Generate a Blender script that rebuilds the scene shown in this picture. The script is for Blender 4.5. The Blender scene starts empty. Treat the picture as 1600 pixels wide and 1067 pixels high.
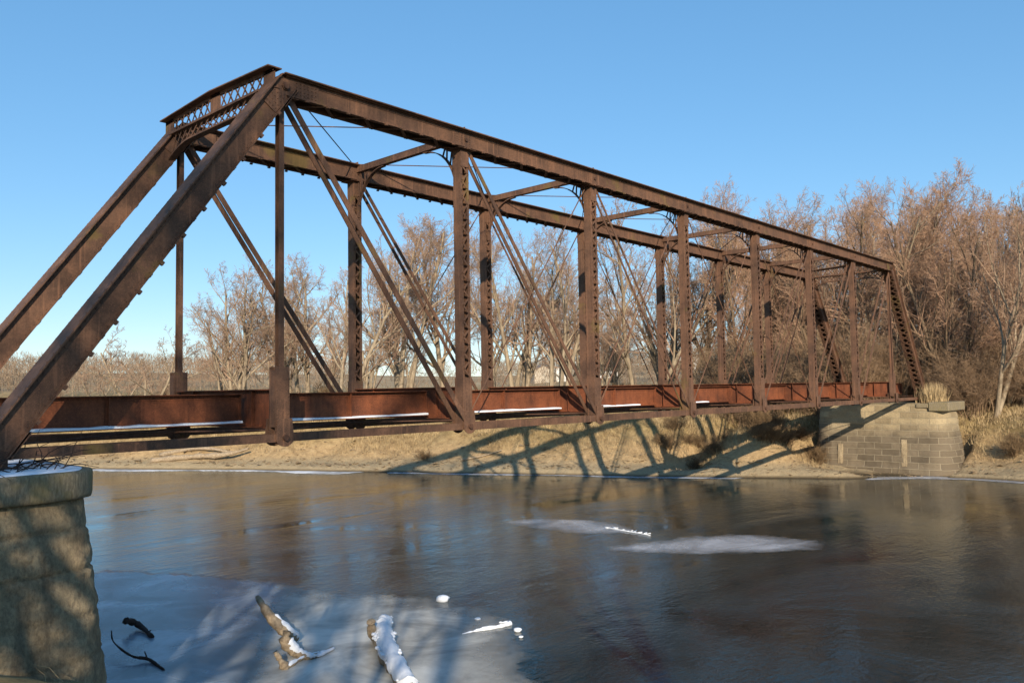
import bpy, math, random
import numpy as np
from mathutils import Vector, Matrix, noise as mnoise

scene = bpy.context.scene
COL = scene.collection
PI = math.pi
# ---------------------------------------------------------------- camera
F_PX = 1271.246
CAM = np.array([-4.3526, -17.2873, 1.0561])
yaw, pitch, roll = 0.74143, 0.0587, -0.01586
fw = np.array([math.cos(yaw)*math.cos(pitch), math.sin(yaw)*math.cos(pitch), math.sin(pitch)])
_r = np.array([math.sin(yaw), -math.cos(yaw), 0.0]); _u = np.cross(_r, fw)
rt = _r*math.cos(roll)+_u*math.sin(roll); up = -_r*math.sin(roll)+_u*math.cos(roll)
cam = bpy.data.cameras.new('camera'); co = bpy.data.objects.new('camera', cam); COL.objects.link(co)
m = Matrix.Identity(4)
for i in range(3):
    m[i][0] = rt[i]; m[i][1] = up[i]; m[i][2] = -fw[i]; m[i][3] = CAM[i]
co.matrix_world = m
cam.sensor_fit = 'HORIZONTAL'; cam.sensor_width = 36; cam.lens = 36*F_PX/1600
cam.clip_start = 0.1; cam.clip_end = 9000
scene.camera = co

def ray(px, py):
    return fw+rt*(px-800)/F_PX+up*(533.5-py)/F_PX
def at(px, py, z):
    """point of the photograph on the level plane z"""
    d = ray(px, py); return CAM+d*((z-CAM[2])/d[2])
def far(px, dist):
    """ground position seen in photo column px at a horizontal distance"""
    d = ray(px, 610); d = d/math.hypot(d[0], d[1]); return CAM[0]+d[0]*dist, CAM[1]+d[1]*dist

# ---------------------------------------------------------------- light
SUN = np.array([-0.91, -1.0, 0.525]); SUN /= np.linalg.norm(SUN)
el = math.asin(SUN[2])
sl = bpy.data.lights.new('sun', 'SUN'); so = bpy.data.objects.new('sun', sl); COL.objects.link(so)
so.rotation_euler = Vector(SUN).to_track_quat('Z', 'Y').to_euler()
sl.energy = 4.9; sl.angle = math.radians(0.53); sl.color = (1.0, 0.88, 0.72)
so.location = (-40, -45, 40)
w = bpy.data.worlds.new('World'); scene.world = w; w.use_nodes = True
nt = w.node_tree; nt.nodes.clear()
sky = nt.nodes.new('ShaderNodeTexSky'); sky.sky_type = 'NISHITA'; sky.sun_disc = False
sky.sun_elevation = el; sky.sun_rotation = math.atan2(SUN[0], SUN[1])
sky.altitude = 200; sky.air_density = 1.0; sky.dust_density = 0.2; sky.ozone_density = 5.0
bg = nt.nodes.new('ShaderNodeBackground'); bg.inputs[1].default_value = 0.145
wo = nt.nodes.new('ShaderNodeOutputWorld')
# soften the step from zenith to horizon, as the camera's tone curve did
a1 = nt.nodes.new('ShaderNodeVectorMath'); a1.operation = 'SCALE'; a1.inputs['Scale'].default_value = 1/4.3
gm = nt.nodes.new('ShaderNodeGamma'); gm.inputs[1].default_value = 0.56
a2 = nt.nodes.new('ShaderNodeVectorMath'); a2.operation = 'SCALE'; a2.inputs['Scale'].default_value = 4.3
hs = nt.nodes.new('ShaderNodeHueSaturation'); hs.inputs['Saturation'].default_value = 1.4
nt.links.new(sky.outputs[0], a1.inputs[0]); nt.links.new(a1.outputs[0], gm.inputs[0]); nt.links.new(gm.outputs[0], a2.inputs[0])
nt.links.new(a2.outputs[0], hs.inputs['Color']); nt.links.new(hs.outputs[0], bg.inputs[0]); nt.links.new(bg.outputs[0], wo.inputs[0])
scene.view_settings.view_transform = 'Standard'; scene.view_settings.look = 'None'
scene.view_settings.exposure = 0.35; scene.view_settings.gamma = 1
try: scene.view_settings.use_curve_mapping = False
except Exception: pass
scene.cycles.max_bounces = 6; scene.cycles.transparent_max_bounces = 12

# ---------------------------------------------------------------- materials
class N:
    """small helper round a node tree"""
    def __init__(s, name):
        s.m = bpy.data.materials.new(name); s.m.use_nodes = True; s.t = s.m.node_tree
        s.b = s.t.nodes['Principled BSDF']; s.o = s.t.nodes['Material Output']
        s.b.inputs['Roughness'].default_value = 0.9
        s.b.inputs['Specular IOR Level'].default_value = 0.25
    def new(s, ty, **kw):
        n = s.t.nodes.new(ty)
        for k, v in kw.items():
            if k in n.inputs: n.inputs[k].default_value = v
            else: setattr(n, k, v)
        return n
    def link(s, a, b): s.t.links.new(a, b)
    def coord(s, kind='Object', scale=(1, 1, 1)):
        c = s.new('ShaderNodeTexCoord'); mp = s.new('ShaderNodeMapping'); mp.inputs['Scale'].default_value = scale
        s.link(c.outputs[kind], mp.inputs['Vector']); return mp.outputs[0]
    def noise(s, vec, scale, detail=6, rough=0.6, dist=0.0):
        n = s.new('ShaderNodeTexNoise'); n.inputs['Scale'].default_value = scale; n.inputs['Detail'].default_value = detail
        n.inputs['Roughness'].default_value = rough; n.inputs['Distortion'].default_value = dist
        s.link(vec, n.inputs['Vector']); return n.outputs['Fac']
    def ramp(s, fac, stops):
        r = s.new('ShaderNodeValToRGB'); e = r.color_ramp.elements
        while len(e) < len(stops): e.new(0.5)
        for q, (p, c) in zip(e, stops):
            q.position = p; q.color = (*c, 1) if not isinstance(c, (int, float)) else (c, c, c, 1)
        s.link(fac, r.inputs[0]); return r.outputs[0]
    def mix(s, fac, a, b, mode='MIX'):
        n = s.new('ShaderNodeMix', data_type='RGBA', blend_type=mode)
        for v, i in ((fac, n.inputs[0]), (a, n.inputs[6]), (b, n.inputs[7])):
            if hasattr(v, 'links'): s.link(v, i)
            else: i.default_value = v if isinstance(v, (int, float)) else (*v, 1)
        return n.outputs[2]
    def math(s, op, a, b=0.0, c=None, clamp=False):
        n = s.new('ShaderNodeMath', operation=op); n.use_clamp = clamp
        for v, i in ((a, n.inputs[0]), (b, n.inputs[1]), (c, n.inputs[2])):
            if v is None: continue
            if hasattr(v, 'links'): s.link(v, i)
            else: i.default_value = v
        return n.outputs[0]
    def bump(s, h, strength=0.3, dist=0.02):
        n = s.new('ShaderNodeBump'); n.inputs['Strength'].default_value = strength; n.inputs['Distance'].default_value = dist
        s.link(h, n.inputs['Height']); s.link(n.outputs[0], s.b.inputs['Normal']); return n
    def color(s, c): s.link(c, s.b.inputs['Base Color'])

def mat_rust(name, dark, mid, light, moss=0.0, streak=0.35, drips=0.5):
    n = N(name); v = n.coord('Object')
    a = n.noise(v, 1.3, 8, 0.65); b = n.noise(v, 14, 6, 0.7)
    c = n.ramp(a, [(0.30, dark), (0.5, mid), (0.72, light)])
    c = n.mix(n.math('MULTIPLY', n.ramp(b, [(0.42, 0.0), (0.62, 1.0)]), 0.55), c, tuple(x*0.55 for x in mid))
    vs = n.coord('Object', (3, 3, 0.35)); st = n.noise(vs, 2.2, 5, 0.6)
    c = n.mix(n.math('MULTIPLY', n.ramp(st, [(0.5, 0.0), (0.68, 1.0)]), streak), c, tuple(x*0.4 for x in dark))
    bigp = n.noise(n.coord('Object', (1, 1, 1.6)), 0.55, 5, 0.6)
    c = n.mix(n.math('MULTIPLY', n.ramp(bigp, [(0.50, 0.0), (0.66, 1.0)]), 0.6), c, tuple(x*0.62 for x in dark))
    drip = n.noise(n.coord('Object', (7, 7, 0.28)), 1.6, 4, 0.55)
    c = n.mix(n.math('MULTIPLY', n.ramp(drip, [(0.56, 0.0), (0.66, 1.0)]), drips), c, tuple(min(1, x*1.25) for x in light))
    fl = n.noise(v, 60, 2, 0.5)
    c = n.mix(n.math('MULTIPLY', n.ramp(fl, [(0.60, 0.0), (0.70, 1.0)]), 0.5), c, tuple(min(1, x*1.7) for x in light))
    if moss:
        ms = n.noise(v, 0.75, 4, 0.6)
        c = n.mix(n.math('MULTIPLY', n.ramp(ms, [(0.60, 0.0), (0.70, 1.0)]), moss), c, (0.17, 0.13, 0.025))
    n.color(c); n.b.inputs['Roughness'].default_value = 0.75; n.b.inputs['Specular IOR Level'].default_value = 0.3
    n.bump(b, 0.35, 0.01); return n.m
M_RUST = mat_rust('rusted_steel', (0.075, 0.042, 0.028), (0.150, 0.078, 0.046), (0.205, 0.100, 0.055), 0.45)
M_RED = mat_rust('red_rust_plate', (0.085, 0.032, 0.018), (0.205, 0.064, 0.027), (0.29, 0.092, 0.036), 0.0, 0.4, 0.15)
M_DARKRUST = mat_rust('dark_rusted_steel', (0.055, 0.030, 0.02), (0.105, 0.052, 0.032), (0.16, 0.075, 0.04), 0.3)

def mat_bark(name, a, b):
    n = N(name); v = n.coord('Object', (1, 1, 0.25)); f = n.noise(v, 5, 6, 0.65)
    n.color(n.ramp(f, [(0.3, a), (0.68, b)])); n.bump(f, 0.6, 0.03); return n.m
M_BARK = mat_bark('grey_tan_bark', (0.14, 0.105, 0.07), (0.41, 0.32, 0.21))
M_BARK2 = mat_bark('brown_bark', (0.075, 0.052, 0.034), (0.25, 0.175, 0.105))
def mat_twig(name, a, b):
    n = N(name); f = n.noise(n.coord('Object'), 1.3, 3, 0.5); n.color(n.ramp(f, [(0.35, a), (0.65, b)])); return n.m
M_TWIG = mat_twig('pale_twig', (0.26, 0.165, 0.11), (0.44, 0.29, 0.185))
M_TWIG2 = mat_twig('reddish_twig', (0.28, 0.165, 0.105), (0.50, 0.31, 0.19))
M_BRUSH = mat_twig('brush_twig', (0.11, 0.07, 0.038), (0.28, 0.18, 0.09))
M_WOODS = mat_twig('far_wood_twig', (0.17, 0.12, 0.078), (0.31, 0.225, 0.15))
M_GRASS = mat_twig('dry_grass', (0.25, 0.172, 0.088), (0.53, 0.385, 0.20))

def mat_snow():
    n = N('snow'); f = n.noise(n.coord('Object'), 9, 5, 0.6)
    n.color(n.ramp(f, [(0.3, (0.74, 0.76, 0.80)), (0.7, (0.86, 0.87, 0.88))])); n.bump(f, 0.5, 0.03)
    n.b.inputs['Roughness'].default_value = 0.7; return n.m
M_SNOW = mat_snow()

def mat_driftwood(name, a, b):
    n = N(name); v = n.coord('Object', (1, 1, 1)); f = n.noise(v, 8, 6, 0.7, 1.0)
    n.color(n.ramp(f, [(0.3, a), (0.65, b)])); n.bump(f, 0.6, 0.02); return n.m
M_DRIFT = mat_driftwood('weathered_wood', (0.15, 0.105, 0.065), (0.43, 0.33, 0.215))
M_WETWOOD = mat_driftwood('wet_dark_wood', (0.02, 0.014, 0.012), (0.07, 0.045, 0.035))

def mat_ground():
    n = N('bank_soil'); g = n.new('ShaderNodeNewGeometry'); pos = g.outputs['Position']
    mp = n.new('ShaderNodeMapping'); n.link(pos, mp.inputs['Vector']); v = mp.outputs[0]
    a = n.noise(v, 0.22, 8, 0.65); b = n.noise(v, 2.2, 8, 0.7); c3 = n.noise(v, 14, 5, 0.7)
    sand = n.ramp(b, [(0.3, (0.33, 0.22, 0.112)), (0.55, (0.49, 0.335, 0.17)), (0.75, (0.60, 0.43, 0.24))])
    grass = n.ramp(b, [(0.32, (0.17, 0.115, 0.05)), (0.52, (0.35, 0.245, 0.105)), (0.72, (0.47, 0.34, 0.15))])
    sep = n.new('ShaderNodeSeparateXYZ'); n.link(pos, sep.inputs[0]); z = sep.outputs[2]
    zz = n.math('ADD', z, n.math('MULTIPLY', n.math('SUBTRACT', a, 0.5), 3.0))
    hi = n.new('ShaderNodeMapRange'); hi.inputs[1].default_value = -3.6; hi.inputs[2].default_value = -2.2; n.link(zz, hi.inputs[0])
    c = n.mix(hi.outputs[0], sand, grass)
    c = n.mix(n.math('MULTIPLY', n.ramp(a, [(0.55, 0.0), (0.7, 1.0)]), 0.75), c, (0.17, 0.11, 0.055))
    # pale silt along the water's edge, wet at the very line
    lo = n.new('ShaderNodeMapRange'); lo.inputs[1].default_value = -4.35; lo.inputs[2].default_value = -4.65; n.link(zz, lo.inputs[0])
    lo2 = n.new('ShaderNodeMapRange'); lo2.inputs[1].default_value = -4.0; lo2.inputs[2].default_value = -4.5; n.link(z, lo2.inputs[0])
    c = n.mix(n.math('MULTIPLY', lo2.outputs[0], 0.75), c, (0.40, 0.32, 0.20))
    we = n.new('ShaderNodeMapRange'); we.inputs[1].default_value = -4.82; we.inputs[2].default_value = -4.98; n.link(z, we.inputs[0])
    c = n.mix(we.outputs[0], c, (0.085, 0.062, 0.036))
    # far fields: stubble tan on the hills
    fh = n.new('ShaderNodeMapRange'); fh.inputs[1].default_value = 0.5; fh.inputs[2].default_value = 3.0; n.link(z, fh.inputs[0])
    fld = n.ramp(n.noise(v, 0.012, 3, 0.5), [(0.42, (0.36, 0.26, 0.15)), (0.5, (0.48, 0.36, 0.21)), (0.6, (0.30, 0.22, 0.13))])
    c = n.mix(fh.outputs[0], c, fld)
    c = n.mix(n.math('MULTIPLY', n.ramp(c3, [(0.45, 0.0), (0.65, 1.0)]), 0.35), c, (0.15, 0.10, 0.05))
    n.color(c)
    h = n.math('ADD', n.math('MULTIPLY', b, 1.0), n.math('MULTIPLY', c3, 0.35)); bp = n.bump(h, 1.0, 0.2); n.link(n.math('MULTIPLY_ADD', fh.outputs[0], -0.97, 1.0), bp.inputs['Strength'])
    n.b.inputs['Specular IOR Level'].default_value = 0.1; return n.m

def mat_water():
    n = N('river_water'); g = n.new('ShaderNodeNewGeometry')
    def vec(s, rot=0.0):
        mp = n.new('ShaderNodeMapping'); mp.inputs['Scale'].default_value = s; mp.inputs['Rotation'].default_value = (0, 0, rot)
        n.link(g.outputs['Position'], mp.inputs['Vector']); return mp.outputs[0]
    rot = math.radians(-63)
    big = n.noise(vec((0.11, 0.22, 1), rot), 1.0, 6, 0.62, 0.6)
    med = n.noise(vec((1.0, 2.2, 1), rot), 1.1, 3, 0.55, 0.3)
    fin = n.noise(vec((3.5, 7.0, 1), rot), 1.4, 3, 0.6)
    cur = n.ramp(big, [(0.36, 0.10), (0.62, 1.0)])         # slack and ruffled water
    h = n.math('ADD', n.math('MULTIPLY', n.math('MULTIPLY', med, n.ramp(big, [(0.40, 0.18), (0.60, 1.0)])), 0.95), n.math('MULTIPLY', n.math('MULTIPLY', fin, cur), 0.6))
    n.bump(h, 0.215, 0.10)
    n.color(n.ramp(big, [(0.35, (0.004, 0.014, 0.014)), (0.65, (0.020, 0.043, 0.049))]))
    n.link(n.ramp(big, [(0.35, 0.025), (0.65, 0.085)]), n.b.inputs['Roughness'])
    n.b.inputs['IOR'].default_value = 1.333; n.b.inputs['Specular IOR Level'].default_value = 0.5
    return n.m

def mat_ice(name, col, alpha_lo, alpha_hi, rough=0.3):
    """thin ice; vertex attribute 'fade' thins it out to open water at the rim"""
    n = N(name); g = n.new('ShaderNodeNewGeometry')
    mp = n.new('ShaderNodeMapping'); n.link(g.outputs['Position'], mp.inputs['Vector']); v = mp.outputs[0]
    f = n.noise(v, 0.45, 6, 0.6, 0.6); f2 = n.noise(v, 3.0, 6, 0.65)
    c = n.mix(n.ramp(f, [(0.35, 0.0), (0.68, 1.0)]), tuple(x*0.62 for x in col), tuple(min(1, x*1.25) for x in col))
    cr = n.new('ShaderNodeTexVoronoi', feature='DISTANCE_TO_EDGE'); cr.inputs['Scale'].default_value = 0.33
    n.link(n.mix(0.25, v, n.new('ShaderNodeTexNoise').outputs['Color']), cr.inputs['Vector'])
    c = n.mix(n.math('MULTIPLY', n.ramp(cr.outputs['Distance'], [(0.0, 1.0), (0.012, 0.0)]), 0.25), c, (0.5, 0.52, 0.54))
    n.color(c); n.b.inputs['Roughness'].default_value = rough; n.bump(f2, 0.10, 0.02)
    n.b.inputs['IOR'].default_value = 1.31; n.b.inputs['Specular IOR Level'].default_value = 0.5
    at_ = n.new('ShaderNodeAttribute'); at_.attribute_name = 'fade'
    e = n.math('ADD', at_.outputs['Fac'], n.math('MULTIPLY', n.math('SUBTRACT', f2, 0.5), 0.5))
    mr = n.new('ShaderNodeMapRange'); mr.inputs[1].default_value = 0.10; mr.inputs[2].default_value = 0.75
    mr.inputs[3].default_value = alpha_lo; mr.inputs[4].default_value = alpha_hi; n.link(e, mr.inputs[0])
    n.link(n.math('MULTIPLY', mr.outputs[0], n.ramp(f, [(0.3, 0.55), (0.6, 1.0)])), n.b.inputs['Alpha']); return n.m

def mat_stone_near():
    n = N('tooled_limestone'); v = n.coord('Object')
    a = n.noise(v, 1.1, 7, 0.65); b = n.noise(n.coord('Object', (6, 6, 3.4)), 3.2, 7, 0.78)
    c = n.ramp(a, [(0.3, (0.28, 0.205, 0.115)), (0.5, (0.48, 0.36, 0.21)), (0.7, (0.60, 0.465, 0.285))])
    c = n.mix(n.math('MULTIPLY', n.ramp(b, [(0.38, 1.0), (0.56, 0.0)]), 0.6), c, (0.17, 0.125, 0.078))
    sep = n.new('ShaderNodeSeparateXYZ'); n.link(n.coord('Object'), sep.inputs[0])
    st = n.noise(n.coord('Object', (2.2, 2.2, 0.3)), 1.6, 5, 0.6)
    c = n.mix(n.math('MULTIPLY', n.ramp(st, [(0.48, 0.0), (0.66, 1.0)]), 0.55), c, (0.11, 0.085, 0.058))
    n.color(c); n.bump(b, 1.0, 0.08); return n.m
def mat_capstone():
    n = N('lichened_cap_stone'); v = n.coord('Object')
    a = n.noise(v, 2.0, 7, 0.65); b = n.noise(n.coord('Object', (5, 5, 1.2)), 5, 6, 0.75)
    c = n.ramp(b, [(0.3, (0.12, 0.095, 0.06)), (0.55, (0.27, 0.215, 0.135)), (0.75, (0.40, 0.32, 0.2))])
    c = n.mix(n.math('MULTIPLY', n.ramp(a, [(0.48, 0.0), (0.62, 1.0)]), 0.45), c, (0.24, 0.185, 0.065))
    n.color(c); n.bump(b, 0.8, 0.03); return n.m
def mat_ashlar():
    n = N('coursed_ashlar'); uv = n.new('ShaderNodeUVMap'); uv.uv_map = 'UVMap'
    br = n.new('ShaderNodeTexBrick'); br.offset = 0.43; br.squash = 1.0
    br.inputs['Scale'].default_value = 1.0; br.inputs['Brick Width'].default_value = 1.15; br.inputs['Row Height'].default_value = 0.415
    br.inputs['Mortar Size'].default_value = 0.028; br.inputs['Mortar Smooth'].default_value = 0.25; br.inputs['Bias'].default_value = 0.0
    br.inputs['Color1'].default_value = (0.0, 0, 0, 1); br.inputs['Color2'].default_value = (1, 1, 1, 1); br.inputs['Mortar'].default_value = (0.5, 0.5, 0.5, 1)
    nz = n.new('ShaderNodeTexNoise'); nz.inputs['Scale'].default_value = 2.5; n.link(uv.outputs[0], nz.inputs['Vector'])
    wob = n.new('ShaderNodeVectorMath', operation='MULTIPLY_ADD'); n.link(nz.outputs['Color'], wob.inputs[0])
    wob.inputs[1].default_value = (0.07, 0.07, 0); n.link(uv.outputs[0], wob.inputs[2]); n.link(wob.outputs[0], br.inputs['Vector'])
    blk = n.math('MULTIPLY', br.outputs['Color'], 1.0)
    sep = n.new('ShaderNodeSeparateXYZ'); n.link(uv.outputs[0], sep.inputs[0])
    a = n.noise(uv.outputs[0], 1.0, 7, 0.65); b = n.noise(uv.outputs[0], 9, 6, 0.7)
    low = n.mix(blk, (0.11, 0.083, 0.053), (0.205, 0.157, 0.1)); hi = n.mix(blk, (0.29, 0.22, 0.125), (0.47, 0.36, 0.205))
    zf = n.math('ADD', sep.outputs[1], n.math('MULTIPLY', n.math('SUBTRACT', a, 0.5), 1.6))
    mr = n.new('ShaderNodeMapRange'); mr.inputs[1].default_value = -2.6; mr.inputs[2].default_value = -1.4; n.link(zf, mr.inputs[0])
    c = n.mix(mr.outputs[0], low, hi)
    c = n.mix(n.math('MULTIPLY', n.ramp(b, [(0.4, 1.0), (0.6, 0.0)]), 0.35), c, (0.13, 0.10, 0.066))
    # two pale columns of newer patching stone
    c = n.mix(n.math('MULTIPLY', br.outputs['Fac'], 0.5), c, (0.40, 0.33, 0.22))
    n.color(c)
    h = n.math('ADD', n.math('MULTIPLY', br.outputs['Fac'], -1.0), n.math('ADD', n.math('MULTIPLY', b, 0.7), n.math('MULTIPLY', blk, 0.3)))
    n.bump(h, 0.8, 0.05); return n.m
def mat_plain(name, c, rough=0.8):
    n = N(name); f = n.noise(n.coord('Object'), 3, 4, 0.6)
    n.color(n.ramp(f, [(0.3, tuple(x*0.8 for x in c)), (0.7, c)])); n.b.inputs['Roughness'].default_value = rough; return n.m

# ---------------------------------------------------------------- mesh helpers
def link(name, me, mat, parent=None):
    o = bpy.data.objects.new(name, me); COL.objects.link(o)
    for q in (mat if isinstance(mat, (list, tuple)) else [mat]): me.materials.append(q)
    if parent: o.parent = parent
    return o
def tag(o, label=None, cat=None, group=None, kind=None):
    if label: o['label'] = label
    if cat: o['category'] = cat
    if group: o['group'] = group
    if kind: o['kind'] = kind
    return o
def empty(name, loc=(0, 0, 0)):
    o = bpy.data.objects.new(name, None); COL.objects.link(o); o.location = loc; o.empty_display_size = 0.3; return o
def mesh_np(name, V, Fc, smooth=False):
    """V (n,3); Fc list of int arrays (m,3) or (m,4)"""
    me = bpy.data.meshes.new(name); Fc = [f for f in Fc if len(f)]
    me.vertices.add(len(V)); me.vertices.foreach_set('co', np.asarray(V, np.float32).ravel())
    idx = np.concatenate([f.ravel() for f in Fc]).astype(np.int32)
    tot = np.concatenate([np.full(len(f), f.shape[1], np.int32) for f in Fc])
    st = np.concatenate([[0], np.cumsum(tot)[:-1]]).astype(np.int32)
    me.loops.add(len(idx)); me.loops.foreach_set('vertex_index', idx)
    me.polygons.add(len(tot)); me.polygons.foreach_set('loop_start', st); me.polygons.foreach_set('loop_total', tot)
    if smooth: me.polygons.foreach_set('use_smooth', np.ones(len(tot), bool))
    me.update(calc_edges=True); me.validate(); return me

class MB:
    """collects bars, boxes, tubes and rivets for one part"""
    def __init__(s): s.v = []; s.f = []
    def add(s, vs, fs):
        o = len(s.v); s.v += [tuple(map(float, p)) for p in vs]; s.f += [tuple(i+o for i in f) for f in fs]
    def box(s, lo, hi):
        (a, b, c), (d, e, f) = lo, hi
        s.add([(a, b, c), (d, b, c), (d, e, c), (a, e, c), (a, b, f), (d, b, f), (d, e, f), (a, e, f)],
              [(0, 3, 2, 1), (4, 5, 6, 7), (0, 1, 5, 4), (1, 2, 6, 5), (2, 3, 7, 6), (3, 0, 4, 7)])
    def bar(s, p0, p1, wv, hv):
        """prism from p0 to p1 with half vectors wv, hv"""
        p0, p1, wv, hv = (np.asarray(q, float) for q in (p0, p1, wv, hv))
        vs = [p0-wv-hv, p0+wv-hv, p0+wv+hv, p0-wv+hv, p1-wv-hv, p1+wv-hv, p1+wv+hv, p1-wv+hv]
        s.add(vs, [(0, 3, 2, 1), (4, 5, 6, 7), (0, 1, 5, 4), (1, 2, 6, 5), (2, 3, 7, 6), (3, 0, 4, 7)])
    def flat(s, p0, p1, nrm, wid, th):
        """flat bar of width wid lying in the plane with normal nrm"""
        p0, p1, nrm = (np.asarray(q, float) for q in (p0, p1, nrm)); a = p1-p0; a = a/np.linalg.norm(a)
        nrm = nrm/np.linalg.norm(nrm); sd = np.cross(nrm, a); sd /= np.linalg.norm(sd); s.bar(p0, p1, sd*wid/2, nrm*th/2)
    def tube(s, pts, rad, k=6, cap=True):
        pts = [np.asarray(p, float) for p in pts]; n = len(pts); rad = rad if isinstance(rad, (list, tuple)) else [rad]*n
        o = len(s.v); ref = None
        for i, p in enumerate(pts):
            t = pts[min(i+1, n-1)]-pts[max(i-1, 0)]; t = t/(np.linalg.norm(t)+1e-9)
            if ref is None: ref = np.array([0, 0, 1.]) if abs(t[2]) < 0.9 else np.array([1., 0, 0])
            a = np.cross(t, ref); a /= np.linalg.norm(a)+1e-9; b = np.cross(t, a); ref = -np.cross(t, a) if False else ref
            for j in range(k):
                an = 2*PI*j/k; s.v.append(tuple(p+(a*math.cos(an)+b*math.sin(an))*rad[i]))
        for i in range(n-1):
            for j in range(k):
                q = (j+1) % k; s.f.append((o+i*k+j, o+i*k+q, o+(i+1)*k+q, o+(i+1)*k+j))
        if cap:
            s.f.append(tuple(o+j for j in range(k-1, -1, -1))); s.f.append(tuple(o+(n-1)*k+j for j in range(k)))
    def rivets(s, p0, p1, nrm, step=0.16, r=0.022, h=0.014):
        p0, p1, nrm = (np.asarray(q, float) for q in (p0, p1, nrm)); L = np.linalg.norm(p1-p0); a = (p1-p0)/L
        nrm = nrm/np.linalg.norm(nrm); b = np.cross(nrm, a); n = max(1, int(L/step))
        for i in range(n):
            c = p0+a*(i+0.5)*L/n
            vs = [c+(a*math.cos(q)+b*math.sin(q))*r for q in (0, PI/2, PI, 3*PI/2)]+[c+(a*math.cos(q)+b*math.sin(q))*r*0.55+nrm*h for q in (0, PI/2, PI, 3*PI/2)]
            s.add(vs, [(4, 5, 6, 7), (0, 1, 5, 4), (1, 2, 6, 5), (2, 3, 7, 6), (3, 0, 4, 7)])
    def build(s, name, mat, parent=None, smooth=False):
        me = bpy.data.meshes.new(name); me.from_pydata(s.v, [], s.f); me.update()
        if smooth:
            for p in me.polygons: p.use_smooth = True
        return link(name, me, mat, parent)

# value noise in numpy for terrain
def _hash(ix, iy, seed):
    h = (ix.astype(np.int64)*374761393+iy.astype(np.int64)*668265263+seed*144269) & 0x7fffffff
    h = ((h ^ (h >> 13))*1274126177) & 0x7fffffff
    return ((h ^ (h >> 16)) & 0xffff)/65535.0
def vnoise(x, y, seed=0):
    ix = np.floor(x); iy = np.floor(y); fx = x-ix; fy = y-iy; fx = fx*fx*(3-2*fx); fy = fy*fy*(3-2*fy)
    a = _hash(ix, iy, seed); b = _hash(ix+1, iy, seed); c = _hash(ix, iy+1, seed); d = _hash(ix+1, iy+1, seed)
    return (a*(1-fx)+b*fx)*(1-fy)+(c*(1-fx)+d*fx)*fy
def fbm(x, y, o=4, seed=0):
    s = 0; a = 0.5
    for i in range(o): s = s+a*vnoise(x*2**i, y*2**i, seed+i*7); a *= 0.5
    return s
def sstep(a, b, x):
    t = np.clip((x-a)/(b-a), 0, 1); return t*t*(3-2*t)

# ---------------------------------------------------------------- terrain and river
WZ = -5.0
SHY = np.array([-400, -60, -20, -6.7, -3.6, -1.3, 3.0, 12, 18, 27, 41, 53.5, 75, 120, 400.])
SHX = np.array([130, 66, 56, 52.9, 53.2, 52.4, 48.4, 43.6, 41.0, 36.5, 29.9, 22.6, 8, -26, -300.])
def shore_far(y): return np.interp(y, SHY, SHX)
def shore_near(y): return 1.5-0.46*(y+3.0)
def hill(x, y):
    dx = x-CAM[0]; dy = y-CAM[1]; r = np.hypot(dx, dy); az = np.degrees(np.arctan2(dy, dx))
    hm = np.interp(az, [-60, 0, 15, 25, 33, 42, 48, 55, 62, 75, 100, 180], [10, 14, 20, 19, 14, 8.5, 8.5, 10.5, 12.5, 14, 15, 14])
    return hm*(sstep(130, 430, r))*(0.75+0.5*fbm(x/120, y/120, 3, 5))+sstep(600, 2500, r)*10
def ground(x, y):
    x = np.asarray(x, float); y = np.asarray(y, float)
    wob = (fbm(x/5, y/5, 4, 11)-0.47)*1.6
    d = (x-shore_far(y))*0.89+wob*0.55
    steep = 0.75+0.5*vnoise(y/9, x*0+3, 21)
    dd = d*steep
    zf = np.interp(dd, [-30, -6, -0.8, 0, 0.35, 1.6, 3.0, 6.0, 8.5, 13, 30, 80], [-8, -7, -5.4, -5.0, -4.66, -4.35, -3.7, -2.0, -1.35, -0.95, -0.75, -0.6])
    g = np.exp(-((y-12.6)/1.1)**2)*sstep(0.5, 3, d)*(1-sstep(9, 16, d)); zf = zf-g*1.7
    hp = np.exp(-((y-8.3)/2.0)**2-((d-3.0)/1.6)**2); zf = zf+hp*0.65
    # the river has scoured the ground away round the far pier
    ex = np.maximum(np.maximum(52.0-x, x-57.6), 0); ey = np.maximum(np.maximum(-3.6-y, y-5.2), 0)
    cut = 1-sstep(0.3, 3.2, np.hypot(ex, ey)); side = np.where(y < -2.4, -4.75+0.35*np.clip(x-54, 0, 6), np.interp(y, [-1, 2, 6], [-4.96, -4.85, -4.45])-0.15*np.clip(53.2-x, 0, 3))
    zf = zf*(1-cut)+np.minimum(zf, side)*cut
    amp = sstep(0.2, 3, d)*(1-0.7*cut)
    zf = zf+amp*((fbm(x/2.6, y/2.6, 5, 3)-0.47)*1.15+(fbm(x/0.9, y/0.9, 3, 9)-0.45)*0.38-0.35*np.clip(0.32-np.abs(vnoise(x/5, y/1.6, 17)-0.5)*2, 0, 1))
    dn = (shore_near(y)-x)*0.9+wob*0.4
    zn = np.interp(dn, [-30, -5, 0, 0.6, 4, 8, 20, 60], [-8, -6.5, -5, -4.6, -2.2, -0.9, -0.6, -0.4])
    zn = zn+sstep(0.3, 3, dn)*(fbm(x/2, y/2, 4, 4)-0.47)*0.5
    return np.maximum(zf, zn)+np.where(d > 0, hill(x, y), 0)

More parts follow.
